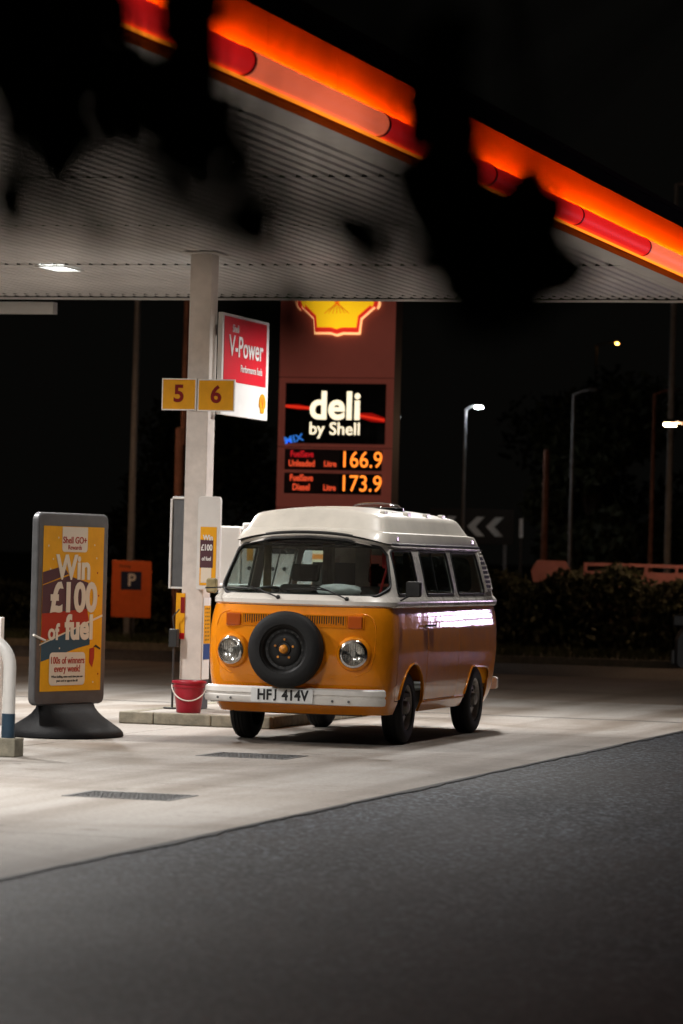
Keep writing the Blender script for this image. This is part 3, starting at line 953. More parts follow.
def cutbox(pts, axis, a, b): return MB().prism(pts, axis, a, b)
low = outer_low.build('lower_body', M['orange'], van)
boolean(low, cutbox(arch_front(), 'x', -1.3, 1.3), 'DIFFERENCE')
boolean(low, cutbox(arch_rear(), 'x', -1.3, 1.3), 'DIFFERENCE')
def door_part(name, y0, y1, z0, z1, side):
    src = bpy.data.objects.new(name, low.data.copy())
    COL.objects.link(src)
    src.parent = van
    a, b = (.3, 1.3) if side > 0 else (-1.3, -.3)
    boolean(src, cutbox(roundpoly([(y0, z0), (y1, z0), (y1, z1), (y0, z1)], [.06, .06, 0, 0]), 'x', a, b), 'INTERSECT')
    return src
g = .007
door_specs = [('cab_door', -.56, .455, .40, 1.2325), ('sliding_door', .475, 1.62, .385, 1.2325)]
door_objs = []
for s in (1, -1):
    for nm, y0, y1, z0, z1 in door_specs:
        door_objs.append((door_part(nm, y0 + g / 2, y1 - g / 2, z0 + g / 2, 1.4, s), s, nm))
for s in (1, -1):
    a, b = (.3, 1.3) if s > 0 else (-1.3, -.3)
    for nm, y0, y1, z0, z1 in door_specs:
        boolean(low, cutbox(roundpoly([(y0 - g / 2, z0 - g / 2), (y1 + g / 2, z0 - g / 2), (y1 + g / 2, 1.4), (y0 - g / 2, 1.4)], [.06, .06, 0, 0]), 'x', a, b), 'DIFFERENCE')
def shade(o, ang=32):
    o.data.materials.clear()
    o.data.polygons.foreach_set('material_index', [0] * len(o.data.polygons))
    o.data.polygons.foreach_set('use_smooth', [True] * len(o.data.polygons))
    o.data.set_sharp_from_angle(angle=R(ang))
shade(low); low.data.materials.append(M['orange'])
for d, s, nm in door_objs:
    shade(d); d.data.materials.append(M['orange'])
    yy = .36 if nm == 'cab_door' else .56
    x = hit_side(yy, 1.06, bvh_low, s)
    MB().box(min(x, x + s * .035), max(x, x + s * .035), yy - .08, yy + .08, 1.055, 1.078).build('handle', M['chrome'], d, bevel=.006)
# arch lips
for s in (1, -1):
    for ar, nm in ((arch_front(), 'f'), (arch_rear(), 'r')):
        pts = []
        for (y, z) in ar:
            if z < .36: continue
            pts.append((hit_side(y, z, bvh_low, s) + s * .002, y, z))
        if nm == 'r': pts = [p for p in pts]
        MB().tube(pts, .011, 8).build('arch_lip', M['orange'], van, smooth=60)
# sill strip
for s in (1, -1):
    MB().box(min(s * .80, s * .83), max(s * .80, s * .83), .46, 1.95, .36, .385).build('sill', M['orange'], van, bevel=.006)

# upper body with window openings
ws = roundpoly([(-.70, 1.335), (.70, 1.335), (.782, 1.405), (.70, 1.70), (.64, 1.768), (.34, 1.828), (0, 1.845), (-.34, 1.828), (-.64, 1.768), (-.70, 1.70), (-.782, 1.405)], [.06, .06, .06, .05, .05, 0, 0, 0, .05, .05, .06])
def side_win(y0b, y1b, y0t, y1t): return roundpoly([(y0b, 1.352), (y1b, 1.352), (y1t, 1.742), (y0t, 1.742)], .055)
wins = [side_win(-.50, .235, -.40, .215), side_win(.50, 1.50, .48, 1.46), side_win(1.66, 2.70, 1.64, 2.60)]
rear = rrect(-.56, .56, 1.36, 1.70, .08)
upb = outer_up.build('upper_body', M['van_white'], van)
boolean(upb, cutbox(ws, 'y', -2.0, -.15), 'DIFFERENCE')
boolean(upb, cutbox(rear, 'y', 2.9, 4.2), 'DIFFERENCE')
for wpl in wins:
    boolean(upb, cutbox(wpl, 'x', -1.4, 1.4), 'DIFFERENCE')
shade(upb); upb.data.materials.append(M['van_white'])
pane_src = body_shell(UW, UF, UR, uz, .012, .005, nf=3.1, dowarp=True)
def pane(name, outline, axis, a, b):
    o = pane_src.build(name, M['glass'], van)
    boolean(o, cutbox(outline, axis, a, b), 'INTERSECT')
    shade(o); o.data.materials.append(M['glass'])
    return o
def grow(p, d):
    cx = sum(q[0] for q in p) / len(p); cz = sum(q[1] for q in p) / len(p)
    return [(q[0] + math.copysign(d, q[0] - cx), q[1] + math.copysign(d, q[1] - cz)) for q in p]
wsp = pane('windscreen', grow(ws, .004), 'y', -2.0, -.15)
MB().tube([(x, hit_front(x, z, bvh_up) - .002, z) for x, z in ws], .014, 8, closed=True).build('seal', M['black'], wsp, smooth=60)
rp_ = pane('rear_window', grow(rear, .004), 'y', 2.9, 4.2)
for s in (1, -1):
    for wpl in wins:
        a, b = (.2, 1.4) if s > 0 else (-1.4, -.2)
        p = pane('side_window', grow(wpl, .004), 'x', a, b)
        MB().tube([(hit_side(y, z, bvh_up, s) + s * .001, y, z) for y, z in wpl], .011, 8, closed=True).build('seal', M['black'], p, smooth=60)
# sliding front pane bar in the middle window, quarter-light bar in cab window
for s in (1, -1):
    MB().tube([(hit_side(.93, 1.36, bvh_up, s) - s * .004, .93, 1.36), (hit_side(.93, 1.73, bvh_up, s) - s * .004, .93, 1.73)], .008, 6).build('window_bar', M['black'], van)
    # air intake louvres behind the rear side window
    v = MB().add(*(lambda P: (P, [tuple(range(len(P)))]))([(hit_side(y, z, bvh_up, s) + s * .010, y, z) for y, z in ((2.80, 1.38), (2.97, 1.42), (2.99, 1.50), (2.93, 1.66), (2.84, 1.73), (2.72, 1.73), (2.76, 1.56))])).build('air_intake', M['black'], van)
    for k in range(8):
        z = 1.402 + k * .045
        ya = 2.79 - .07 * max(0, (z - 1.4) / .33)
        yb = 3.0 - .13 * max(0, (z - 1.47) / .26) ** 1.5
        MB().tube([(hit_side(ya, z, bvh_up, s) + s * .012, ya, z), (hit_side((ya + yb) / 2, z, bvh_up, s) + s * .022, (ya + yb) / 2, z), (hit_side(yb, z, bvh_up, s) + s * .012, yb, z)], .0085, 6).build('louvre', M['van_white'], v, smooth=60)
    P = [(2.775, 1.375), (3.0, 1.40), (3.02, 1.50), (2.955, 1.665), (2.86, 1.75), (2.70, 1.75)]
    MB().tube([(hit_side(y, z, bvh_up, s) + s * .006, y, z) for y, z in P], .012, 8, closed=True).build('rim', M['van_white'], v, smooth=60)

# gutter
w_, f_, r_ = .716, -.585, 3.06
pts = [(x, y, warp(x, y, 1.797, w_, f_, .42)) for x, y in ring(w_, f_, r_, .42, .35, 3.1, 3.2)]
MB().tube(pts, .015, 8, closed=True).build('gutter_shadow', M['black'], van, smooth=60)  # black tube paints in the shadow line under the raised roof
pts = [(x * 1.012, y, z - .022) for x, y, z in pts]
MB().tube(pts, .012, 8, closed=True).build('gutter_rail', M['van_white'], van, smooth=60)

# raised fibreglass roof
RT = [  # z, w, f, r
    (1.803, .712, -.575, 3.02), (1.83, .708, -.555, 2.99), (1.888, .692, -.50, 2.93), (1.900, .688, -.49, 2.90),
    (1.908, .662, -.482, 2.78), (1.92, .655, -.472, 2.74), (2.02, .622, -.375, 2.56), (2.045, .605, -.345, 2.52), (2.060, .58, -.32, 2.49), (2.068, .55, -.28, 2.46)]
vs, fs = [], []
nR = None
for z, w, f, r in RT:
    pts = ring(w, f, r, .30, .34, 6.0, 5.0)
    nR = len(pts)
    for x, y in pts:
        zz = z
        if y < f + .30:
            zz = z + WARP * max(0, 1 - abs(x / w) ** 2.2) * max(0.0, 1 - max(0, z - 1.84) / .10)
        if z > 1.93:
            zz += .050 * max(0, 1 - (x / w) ** 2) * (z - 1.93) / .14
        vs.append((x, y, zz))
for q in range(1, 7):
    s = 1 - q / 6.5
    z, w, f, r = RT[-1]
    cy = (f + r) / 2
    for x, y in ring(w * s, cy + (f - cy) * (0.25 + 0.75 * s), cy + (r - cy) * (0.25 + 0.75 * s), .30, .34, 6.0, 5.0):
        vs.append((x, y, z + .050 * max(0, 1 - (x / w) ** 2) + .030 * (1 - s * s)))
L = len(RT) + 6
for i in range(L - 1):
    for j in range(nR):
        fs.append((i * nR + j, i * nR + (j + 1) % nR, (i + 1) * nR + (j + 1) % nR, (i + 1) * nR + j))
fs.append(tuple((L - 1) * nR + j for j in range(nR)))
rf = MB().add(vs, fs).build('raised_roof', M['roof_white'], van, smooth=28)
# roof light dome and catches
MB().lathe([(.24, 0), (.24, .02), (.225, .04), (.17, .06), (.09, .07), (0.001, .074)], 32, 'z', (.10, 1.30, 2.130)).build('roof_light', M['lens_glass'], rf, smooth=50)
MB().lathe([(.21, .0), (.26, .0), (.26, .03), (.24, .035), (.21, .03)], 32, 'z', (.10, 1.30, 2.120), closed=True).build('roof_light_frame', M['chrome'], rf, smooth=40)
for (x, y) in ((.50, .1), (.53, .8), (.53, 1.5), (.52, 2.1), (.42, .7), (.40, 1.7)):
    MB().box(x - .025, x + .025, y - .06, y + .06, 2.06, 2.105).build('roof_catch', M['van_white'], rf, bevel=.01)
for s in (1, -1):
    for y in (-.15, 2.6):
        MB().box(min(s * .688, s * .712), max(s * .688, s * .712), y - .03, y + .03, 1.83, 1.87).build('roof_catch', M['chrome'], rf, bevel=.005)

# floor, bulkheads and underside
MB().box(-.78, .78, -.80, 3.2, .42, .46).build('floor', M['interior'], van)
MB().box(-.55, .55, -.70, 3.1, .27, .42).build('chassis', M['black'], van)
MB().tube([(-.62, 0, .30), (.62, 0, .30)], .05, 10).build('front_axle', M['black'], van)
MB().tube([(-.62, REAR_Y, .32), (.62, REAR_Y, .32)], .06, 10).build('rear_axle', M['black'], van)
MB().box(-.60, .60, -.80, -.45, .27, .42).build('front_valance', M['black'], van)
for s in (1, -1):
    for y0, y1 in ((-.44, .45), (REAR_Y - .5, REAR_Y + .44)):
        MB().box(min(s * .5, s * .545), max(s * .5, s * .545), y0, y1, .3, .80).build('wheel_well', M['black'], van)
        MB().box(min(s * .545, s * .80), max(s * .545, s * .80), y0, y1, .78, .80).build('wheel_well', M['black'], van)
# nose pressing: curved ridge round lamps
for s in (1, -1):
    P = [(.12, 1.185), (.62, 1.178), (.705, 1.15), (.735, 1.05), (.735, .82), (.70, .69), (.60, .63), (.36, .61)]
    P = [(s * a, b) for a, b in roundpoly(P + [(.05, .61)], .09, 5)[6:-6]]
    MB().tube([(x, hit_front(x, z, bvh_low) + .003, z) for x, z in P], .0075, 6).build('nose_pressing', M['orange'], van, smooth=60)
# fresh air grille
gy = hit_front(0, 1.10, bvh_low)
gm = MB()
for (x0, x1, z0, z1) in ((-.475, .475, 1.05, 1.06), (-.475, .475, 1.15, 1.16), (-.485, -.475, 1.05, 1.16), (.475, .485, 1.05, 1.16)):
    n = 16
    for k in range(n):
        a, b = x0 + (x1 - x0) * k / n, x0 + (x1 - x0) * (k + 1) / n
        yy = hit_front((a + b) / 2, 1.10, bvh_low)
        gm.box(a, b, yy - .014, yy + .01, z0, z1)
gr_ = gm.build('grille_frame', M['orange'], van)
mb = MB()
for k in range(12):
    a, b = -.475 + .95 * k / 12, -.475 + .95 * (k + 1) / 12
    yy = hit_front((a + b) / 2, 1.10, bvh_low)
    mb.box(a, b, yy - .003, yy + .002, 1.06, 1.15)
mb.build('grille_back', M['black'], gr_)
mb = MB()
for k in range(44):
    a = -.465 + .93 * k / 43
    yy = hit_front(a, 1.10, bvh_low)
    mb.box(a - .0048, a + .0048, yy - .012, yy - .0035, 1.06, 1.15)
o = mb.build('grille_fins', M['orange'], gr_); o['kind'] = 'stuff'
# indicators
for s in (1, -1):
    yy = hit_front(s * .563, 1.10, bvh_low)
    h = MB().prism(rrect(s * .563 - .076, s * .563 + .076, 1.038, 1.165, .015), 'y', yy - .014, yy + .03).build('indicator', M['orange'], van)
    MB().prism(rrect(s * .563 - .066, s * .563 + .066, 1.047, 1.156, .015), 'y', yy - .032, yy - .0145).build('lens', M['amber'], h, bevel=.008)
# headlamps
for s in (1, -1):
    yy = hit_front(s * .565, .825, bvh_low)
    ang = R(10) * s
    h = MB().lathe([(.125, .05), (.128, -.015), (.118, -.03), (.104, -.034), (.102, -.02), (.108, .02)], 40, 'y').build('headlamp', M['chrome'], van, (s * .565, yy - .036, .825), (0, 0, ang), smooth=45)
    MB().lathe([(.158, .06), (.152, .022), (.140, .0), (.126, -.006)], 40, 'y').build('lamp_bowl', M['orange'], h, smooth=45)
    MB().lathe([(.101, -.018), (.08, .0), (.045, .012), (.02, .016), (.001, .016)], 40, 'y').build('reflector', M['chrome'], h, smooth=60)
    MB().lathe([(.103, -.024), (.085, -.034), (.05, -.043), (.001, -.047)], 40, 'y').build('lens', M['lens_glass'], h, smooth=60)
    MB().tube([(0, .016, 0), (0, -.012, 0)], .022, 12).build('bulb', M['sign_white'], h, smooth=60)
    for q in range(-4, 5):
        hw = math.sqrt(max(0, .095 ** 2 - (q * .021) ** 2))
        MB().tube([(q * .021, -.026, -hw), (q * .021, -.026 - .012 * (hw / .095), 0), (q * .021, -.026, hw)], .0022, 5).build('lens_flute', M['chrome'], h)
# bumper
prof = [(.0, .365), (-.032, .372), (-.040, .395), (-.040, .425), (-.026, .437), (-.026, .447), (-.040, .459), (-.034, .498), (-.018, .512), (.0, .515)]
path = []
def bumper_path(x):
    w, f = .838, -1.015
    t = abs(x) / w
    return f + .42 * (1 - max(0.0, 1 - t ** 3.4) ** (1 / 3.4))
bx = [-.838 + .0 * 0]
P = []
for k in range(57):
    t = -math.pi / 2 + math.pi * k / 56
    s_, c_ = math.sin(t), max(0, math.cos(t))
    P.append((.838 * math.copysign(abs(s_) ** (2 / 4.2), s_), -1.015 + .42 * (1 - c_ ** (2 / 4.2))))
P = [p for p in P if p[1] < -.86]
vs, fs = [], []
for i, (x, y) in enumerate(P):
    a = Vector(P[max(0, i - 1)]); b = Vector(P[min(len(P) - 1, i + 1)])
    t = (b - a).normalized()
    nn = Vector((t.y, -t.x))
    for d, z in prof:
        vs.append((x + nn.x * -d, y + nn.y * -d, z))
k = len(prof)
for i in range(len(P) - 1):
    for j in range(k):
        fs.append((i * k + j, i * k + (j + 1) % k, (i + 1) * k + (j + 1) % k, (i + 1) * k + j))
fs += [tuple(range(k)), tuple(range((len(P) - 1) * k, len(P) * k))]
bmp = MB().add(vs, fs).build('front_bumper', M['bumper'], van, smooth=35)
for x in (-.66, -.54, .40, .55):
    MB().lathe([(.012, 0), (.01, -.006), (.001, -.008)], 12, 'y', (x, -1.056, .405)).build('bolt', M['grey_metal'], bmp)
MB().prism(rrect(-.80, .80, .40, .52, .03), 'y', 3.38, 3.44).build('rear_bumper', M['bumper'], van)
npl = MB().prism(rrect(-.345, .225, .378, .502, .012), 'y', -1.072, -1.058).build('number_plate', M['plate'], van)
for st_, x_, sz_, dz_ in (('HF', -.222, .128, 0), ('J', -.118, .104, .010), ('414V', .062, .128, 0)):
    text(st_, sz_, M['ink'], npl, (x_, -1.0745, .440 + dz_), bold=.0042, sx=.86, space=1.06)
# tail
for s in (1, -1):
    MB().box(s * .72 - .06, s * .72 + .06, 3.20, 3.345, .72, 1.0).build('tail_lamp', M['sign_red'], van, bevel=.02)

# wheels
def wheel(parent, x, y, s, name='wheel', rim='wheel_black', steer=0.0):
    t = bpy.data.objects.new(name, None); COL.objects.link(t); t.parent = parent
    t.location = (x, y, .33); t.rotation_euler = (0, 0, steer)
    t.empty_display_size = .1
    make_wheel(t, 'x', s, rim)
    return t
def make_wheel(t, axis, s, rim, hub=None):
    h = .092
    pr = [(.205, -h + .012), (.215, -h), (.25, -h - .004), (.295, -h + .002), (.318, -h + .018), (.327, -h + .035)]
    groove = []
    for gx in (-.035, 0.0, .035):
        groove += [(.331, gx - .008), (.323, gx - .006), (.323, gx + .006), (.331, gx + .008)]
    pr2 = pr + groove + [(a, -b) for a, b in pr[::-1]] + [(.20, .06), (.20, -.06)]
    MB().lathe(pr2, 48, axis, closed=True).build('tyre', M['rubber'], t, smooth=35)
    q = -1 if axis == 'y' else s
    d = [(.208, -.075), (.208, .060), (.206, .078), (.198, .074), (.188, .055), (.175, .035), (.150, .03), (.135, .045), (.10, .052), (.062, .050), (.055, .062), (.02, .066), (.001, .066)]
    rm = MB().lathe([(a, b * q) for a, b in d], 48, axis).build('rim', M[rim], t, smooth=40)
    for k in range(5):
        a = 2 * math.pi * k / 5 + .3
        c, sn = .085 * math.cos(a), .085 * math.sin(a)
        p0 = (.05 * q, c, sn) if axis == 'x' else (c, .05 * q, sn)
        p1 = (.064 * q, c, sn) if axis == 'x' else (c, .064 * q, sn)
        MB().tube([p0, p1], .011, 6).build('wheel_nut', M['hub_orange'] if hub else M['grey_metal'], rm)
    for k in range(16):                       # slots around the disc
        a = 2 * math.pi * k / 16
        c, sn = .160 * math.cos(a), .160 * math.sin(a)
        p0 = (.028 * q, c, sn) if axis == 'x' else (c, .028 * q, sn)
        p1 = (.037 * q, c, sn) if axis == 'x' else (c, .037 * q, sn)
        MB().tube([p0, p1], .011, 8).build('slot', M['black'], rm)
    hc = [(.040, .058), (.036, .085), (.024, .096), (.001, .10)] if hub else [(.062, .055), (.055, .088), (.035, .10), (.001, .104)]
    MB().lathe([(a, b * q) for a, b in hc], 24, axis).build('hub_cap', M[hub] if hub else M['wheel_grey'], rm, smooth=40)
for s in (1, -1):
    wheel(van, s * .715, 0, s, rim='wheel_grey', steer=R(2))
    wheel(van, s * .735, REAR_Y, s, rim='wheel_grey')
sp = bpy.data.objects.new('spare_wheel', None); COL.objects.link(sp); sp.parent = van
sp.location = (-.03, -1.085, .848); sp.empty_display_size = .1; sp.rotation_euler = (R(-3), 0, 0)
sp.scale = (1.02, 1.0, 1.02)
make_wheel(sp, 'y', 1, 'wheel_black', 'hub_orange')
MB().tube([(0, .15, 0), (0, .02, 0)], .05, 12).build('mount', M['black'], sp)

# mirrors
for s, hx, hy in ((1, .955, -.46), (-1, -.905, -.56)):
    a = (hit_side(-.50, 1.30, bvh_up, s), -.50, 1.30)
    mr_ = MB().tube([a, (s * .90, -.50, 1.33), (hx, hy + .02, 1.37)], .008, 8).build('mirror', M['black'], van, smooth=60)
    if s > 0:
        MB().prism(roundpoly([(hx - .07, 1.335), (hx + .07, 1.335), (hx + .07, 1.475), (hx - .07, 1.475)], .025), 'y', hy - .03, hy + .03).build('mirror_head', M['black'], mr_, bevel=.012)
    else:
        MB().prism(roundpoly([(hx - .05, 1.32), (hx + .05, 1.32), (hx + .05, 1.455), (hx - .05, 1.455)], .03), 'y', hy - .035, hy + .02).build('mirror_head', M['curtain'], mr_, bevel=.014)
# wipers
for x0, x1, z1 in ((-.17, -.66, 1.395), (.46, .02, 1.40)):
    P = []
    for k in range(6):
        t = k / 5
        x, z = x0 + (x1 - x0) * t, 1.305 + (z1 - 1.305) * min(1, t * 1.8)
        P.append((x, hit_front(x, z, bvh_up) - .022, z))
    wpr = MB().tube(P[:5], .007, 6).build('wiper', M['black'], van, smooth=60)
    Q = []
    for k in range(7):
        x = x1 + (k - 2.5) * .075
        z = z1 + (.004 if k in (0, 6) else .012) - .03
        Q.append((x, hit_front(x, z, bvh_up) - .018, z))
    MB().tube(Q, .0065, 6).build('wiper_blade', M['black'], wpr, smooth=60)
    MB().lathe([(.02, 0), (.016, -.02), (.001, -.024)], 12, 'y', (x0, hit_front(x0, 1.30, bvh_up), 1.305)).build('wiper_boss', M['black'], wpr)

# cab interior
MB().prism(roundpoly([(-.74, 1.02), (-.40, 1.02), (-.46, 1.30), (-.74, 1.335)], .04), 'x', -.68, .68).build('dashboard', M['interior'], van)
P = [(.19 * math.cos(2 * math.pi * k / 32), .19 * math.sin(2 * math.pi * k / 32), 0) for k in range(32)]
stw = MB().tube(P, .012, 8, closed=True).build('steering_wheel', M['black'], van, (-.37, -.36, 1.30), (R(-28), 0, 0), smooth=60)
MB().tube([(-.18, 0, 0), (0, .0, -.03), (.18, 0, 0)], .012, 6).build('spoke', M['black'], stw)
MB().tube([(0, 0, -.03), (0, 0, -.35)], .022, 8).build('steering_column', M['black'], stw)
for x in (-.37, .37):
    st = MB().prism(roundpoly([(-.10, .55), (.42, .55), (.42, .80), (-.10, .84)], .05), 'x', x - .24, x + .24).build('front_seat', M['seat_cloth'], van, bevel=.03)
    MB().prism(roundpoly([(.33, .75), (.48, .75), (.60, 1.40), (.50, 1.42)], .05), 'x', x - .23, x + .23).build('backrest', M['seat_cloth'], st, bevel=.04)
    MB().prism(roundpoly([(.52, 1.44), (.62, 1.44), (.64, 1.60), (.55, 1.60)], .04), 'x', x - .13, x + .13).build('headrest', M['seat_cloth'], st, bevel=.03)
MB().tube([(.66, -.20, 1.74), (.645, -.24, 1.6), (.62, -.30, 1.45), (.605, -.34, 1.33)], .012, 6).build('seat_belt', M['red_strap'], van)
MB().box(.55, .66, -.10, -.06, 1.58, 1.74).build('belt_pad', M['red_strap'], van, bevel=.02)
for x0, x1, y0 in ((-.68, -.60, .25), (-.22, -.10, .62), (.60, .68, .45)):
    m = MB(); n = 14; vs = []
    for k in range(n + 1):
        x = x0 + (x1 - x0) * k / n
        yy = y0 + .012 * math.sin(k * 2.1)
        vs += [(x, yy, 1.25), (x, yy, 1.80)]
    m.add(vs, [(2 * k, 2 * k + 2, 2 * k + 3, 2 * k + 1) for k in range(n)])
    m.build('curtain', M['curtain'], van)
MB().box(.06, .20, .75, .78, 1.30, 1.80).build('pale_panel', M['pale_cloth'], van)
MB().box(-.72, -.62, 1.55, 3.0, .46, 1.30).build('cupboard', M['interior'], van)
MB().box(-.60, .05, 1.55, 1.60, .46, 1.62).build('bulkhead', M['interior'], van)
MB().box(-.71, .71, -.1, 3.0, 1.765, 1.78).build('headlining', M['interior'], van)
# white cloth bundle on the dashboard
bm = bmesh.new()
bmesh.ops.create_icosphere(bm, subdivisions=3, radius=1)
for v in bm.verts:
    n_ = math.sin(v.co.x * 5 + 1) * math.sin(v.co.y * 6) * math.cos(v.co.z * 5)
    v.co *= 1 + .16 * n_
    v.co.x *= .21; v.co.y *= .09; v.co.z *= .062
me = bpy.data.meshes.new('cloth_bundle'); bm.to_mesh(me); bm.free()
bun = mesh_obj('cloth_bundle', me, M['pale_cloth'], None, (-9.095 + .30, 30.6 - .60, 1.375), smooth=60)
tag(bun, 'crumpled pale cloth lying on the dashboard behind the windscreen', 'cloth')

# ------------------------------------------------------------------ price totem
TXC, TY = -15.37, 52.0
tt = empty('price_totem', (TXC, TY, 0), 0, 'tall dark red price totem with lit emblem and fuel prices', 'price sign')
TW = 0.925
MB().box(-TW + .02, TW - .005, .012, .42, 0, 6.6).build('core', M['totem_side'], tt, bevel=.01)
for z0, z1 in ((4.445, 6.6), (3.36, 4.435), (2.42, 3.35), (.02, 2.41)):
    MB().box(-TW, TW, -.02, .01, z0, z1).build('panel', M['totem'], tt, bevel=.006)
scr = MB().box(-.81, .81, -.035, -.021, 3.415, 4.35).build('screen', M['screen'], tt)
text('deli', .60, M['e_white'], scr, (.0, -.040, 3.985), bold=.016, sx=.98)
text('by Shell', .27, M['e_white'], scr, (.0, -.040, 3.64), bold=.003, sx=1.0)
# red streak across the picture on the screen (two lens-shaped bands)
for x0, x1, zc, h, dz in ((-.805, -.40, 3.99, .045, -.03), (.385, .80, 3.86, .075, -.07)):
    P = []
    n = 10
    for k in range(n + 1):
        t = k / n
        P.append((x0 + (x1 - x0) * t, zc + dz * t + h * (0.5 + .5 * (1 - abs(2 * t - 1)))))
    for k in range(n, -1, -1):
        t = k / n
        P.append((x0 + (x1 - x0) * t, zc + dz * t - h * (0.5 + .3 * (1 - abs(2 * t - 1)))))
    MB().prism(P, 'y', -.038, -.036).build('screen_streak', M['e_streak_dim'], scr)
    P = [(x0 + (x1 - x0) * k / 8, zc + dz * k / 8 + .018) for k in range(9)] + [(x0 + (x1 - x0) * k / 8, zc + dz * k / 8 - .016) for k in range(8, -1, -1)]
    MB().prism(P, 'y', -.0395, -.0382).build('screen_streak', M['e_streak'], scr)
text('MIX', .15, M['e_blue'], scr, (-.66, -.040, 3.475), (R(90), R(-12), 0), bold=.004, sx=1.2)
for zc, name, price, c1 in ((3.16, ('FuelSave', 'Unleaded'), '166.9', M['e_redtext2']), (2.79, ('FuelSave', 'Diesel'), '173.9', M['e_redtext'])):
    b = MB().box(-.80, .77, -.028, -.0215, zc - .155, zc + .165).build('price_row', M['totem_side'], tt)
    MB().box(.09, .765, -.031, -.0285, zc - .15, zc + .16).build('digit_window', M['screen'], b)
    text(price, .355, M['e_digits'], b, (.44, -.034, zc + .005), bold=.0, sx=.88)
    text(name[0], .14, c1, b, (-.52, -.034, zc + .085), bold=.003, sx=.78)
    text(name[1], .14, M['e_redtext'], b, (-.52, -.034, zc - .06), bold=.003, sx=.8)
    text('Litre', .125, M['e_redtext'], b, (-.06, -.034, zc - .06), bold=.003, sx=.85)
pecten(-.0, 5.74, .61, -.02, tt, (M['e_halo'], M['e_pec_red'], M['e_pec_yellow'], M['e_pec_line']))
lp = MB().box(-.50, .12, -.028, -.0215, 1.1, 1.85).build('lit_poster', M['e_poster'], tt)
for k in range(4):
    MB().box(-.38, .02 - .06 * (k % 2), -.032, -.029, 1.25 + k * .15, 1.32 + k * .15).build('poster_line', M['e_white'], lp)

# ------------------------------------------------------------------ parking sign and poles
pk = empty('parking_sign', (-20.80, 58.0, 0), 0, 'orange parking sign with a dark P square on a short post', 'sign')
MB().tube([(0, 0.03, -.03), (0, 0.03, 1.4)], .035, 10).build('post', M['dark_metal'], pk)
MB().box(-.365, .375, -.02, .0, .50, 1.50).build('plate', M['park_orange'], pk, bevel=.006)
MB().box(-.19, .19, -.026, -.022, .99, 1.31).build('blue_square', M['park_blue'], pk)
text('P', .30, M['sign_white'], pk, (.01, -.03, 1.15), bold=.008)
text('Parking', .07, M['ink'], pk, (-.12, -.024, 1.40))
def pole(name, x, y, h, r0, r1, m_, label, cat, group=None, z0=-.03):
    t = empty(name, (x, y, z0), 0, label, cat, group)
    MB().tube([(0, 0, 0), (0, 0, 1.3)], r0, 12).build('base_sleeve', M[m_], t, smooth=50)
    MB().tube([(0, 0, 1.3), (0, 0, h)], [r0 * .72, r1], 12).build('shaft', M[m_], t, smooth=50)
    return t
def lamp_post(x, y, h, arm, label, em=None, head=.32, mt='pole', r0=.10, group='street lamps beyond the station'):
    t = pole('street_lamp', x, y, h, r0, r0 * .5, mt, label, 'street lamp', group)
    MB().tube([(0, 0, h - .02), (arm * .5, 0, h + .05), (arm, 0, h + .08)], r0 * .4, 8).build('arm', M[mt], t, smooth=60)
    hx = arm + math.copysign(head / 2, arm)
    MB().box(hx - head / 2, hx + head / 2, -.14, .14, h + .05, h + .13).build('lamp_head', M['grey_metal'], t, bevel=.03)
    if em:
        MB().box(hx - head / 2 + .02, hx + head / 2 - .02, -.125, .125, h + .015, h + .049).build('lens', M[em], t)
    return t
lamp_post(-21.62, 60.2, 8.2, .6, 'grey lamp post rising behind the orange parking sign')
bp_ = empty('brown_pole', (-20.12, 58.6, -.03), 0, 'brown pole with a thicker sleeve, beside the white column', 'pole')
MB().tube([(0, 0, 3.6), (.02, 0, 7.5)], .055, 10).build('shaft', M['wood_pole'], bp_, smooth=60)
MB().tube([(-.05, 0, 0), (-.06, 0, 3.9)], .085, 10).build('sleeve', M['wood_pole'], bp_, smooth=60)

lamp_post(-17.13, 67, 4.68, .20, 'lamp post with a lit white head behind the camper roof', 'e_led_mid', .13, 'pole', .05)
lamp_post(-15.18, 68, 5.05, .3, 'thin unlit lamp post between the chevron board and pink railing', None, .2, 'pole', .06)
lamp_post(-12.82, 66, 9.0, .6, 'tall pale lamp post at the photo\'s right edge', None, .4)
lamp_post(-13.25, 66.5, 5.0, .3, 'thin lamp post coloured brown for the orange light on it, beyond the fence', None, .2, 'wood_pole', .065)  # brown material stands in for orange light on the post
lamp_post(-20.6, 95, 7.75, .55, 'far lamp post with a bright orange lamp high above the fence', 'e_sodium', .07, 'dark_metal', .05)
lamp_post(-23.2, 110, 6.95, .45, 'very distant lamp post with a small dim orange lamp', 'e_sodium', .12, 'pole', .08)
lamp_post(-10.95, 60.2, 4.12, -.66, 'lamp post with an orange lamp at the photo\'s right edge, before the hedge', 'e_sodium_near', .20, 'pole', .07)
lamp_post(-22.6, 54.4, 5.6, .5, 'orange lamp post added beyond the left edge to light the parking sign', 'e_sodium_near', .45, 'pole', .08)  # unseen lamp, added to light the parking sign
lamp_post(-21.78, 78, 4.92, .2, 'far lamp post with a tiny white lamp just right of the totem', 'e_led_dim', .06, 'dark_metal', .03)
t = empty('brown_pole', (-15.47, 67, -.03), 0, 'dull brown pole behind the hedge, right of the chevron board', 'pole')
MB().tube([(0, 0, 0), (0, 0, 3.9)], [.08, .055], 10).build('shaft', M['wood_pole'], t, smooth=60)

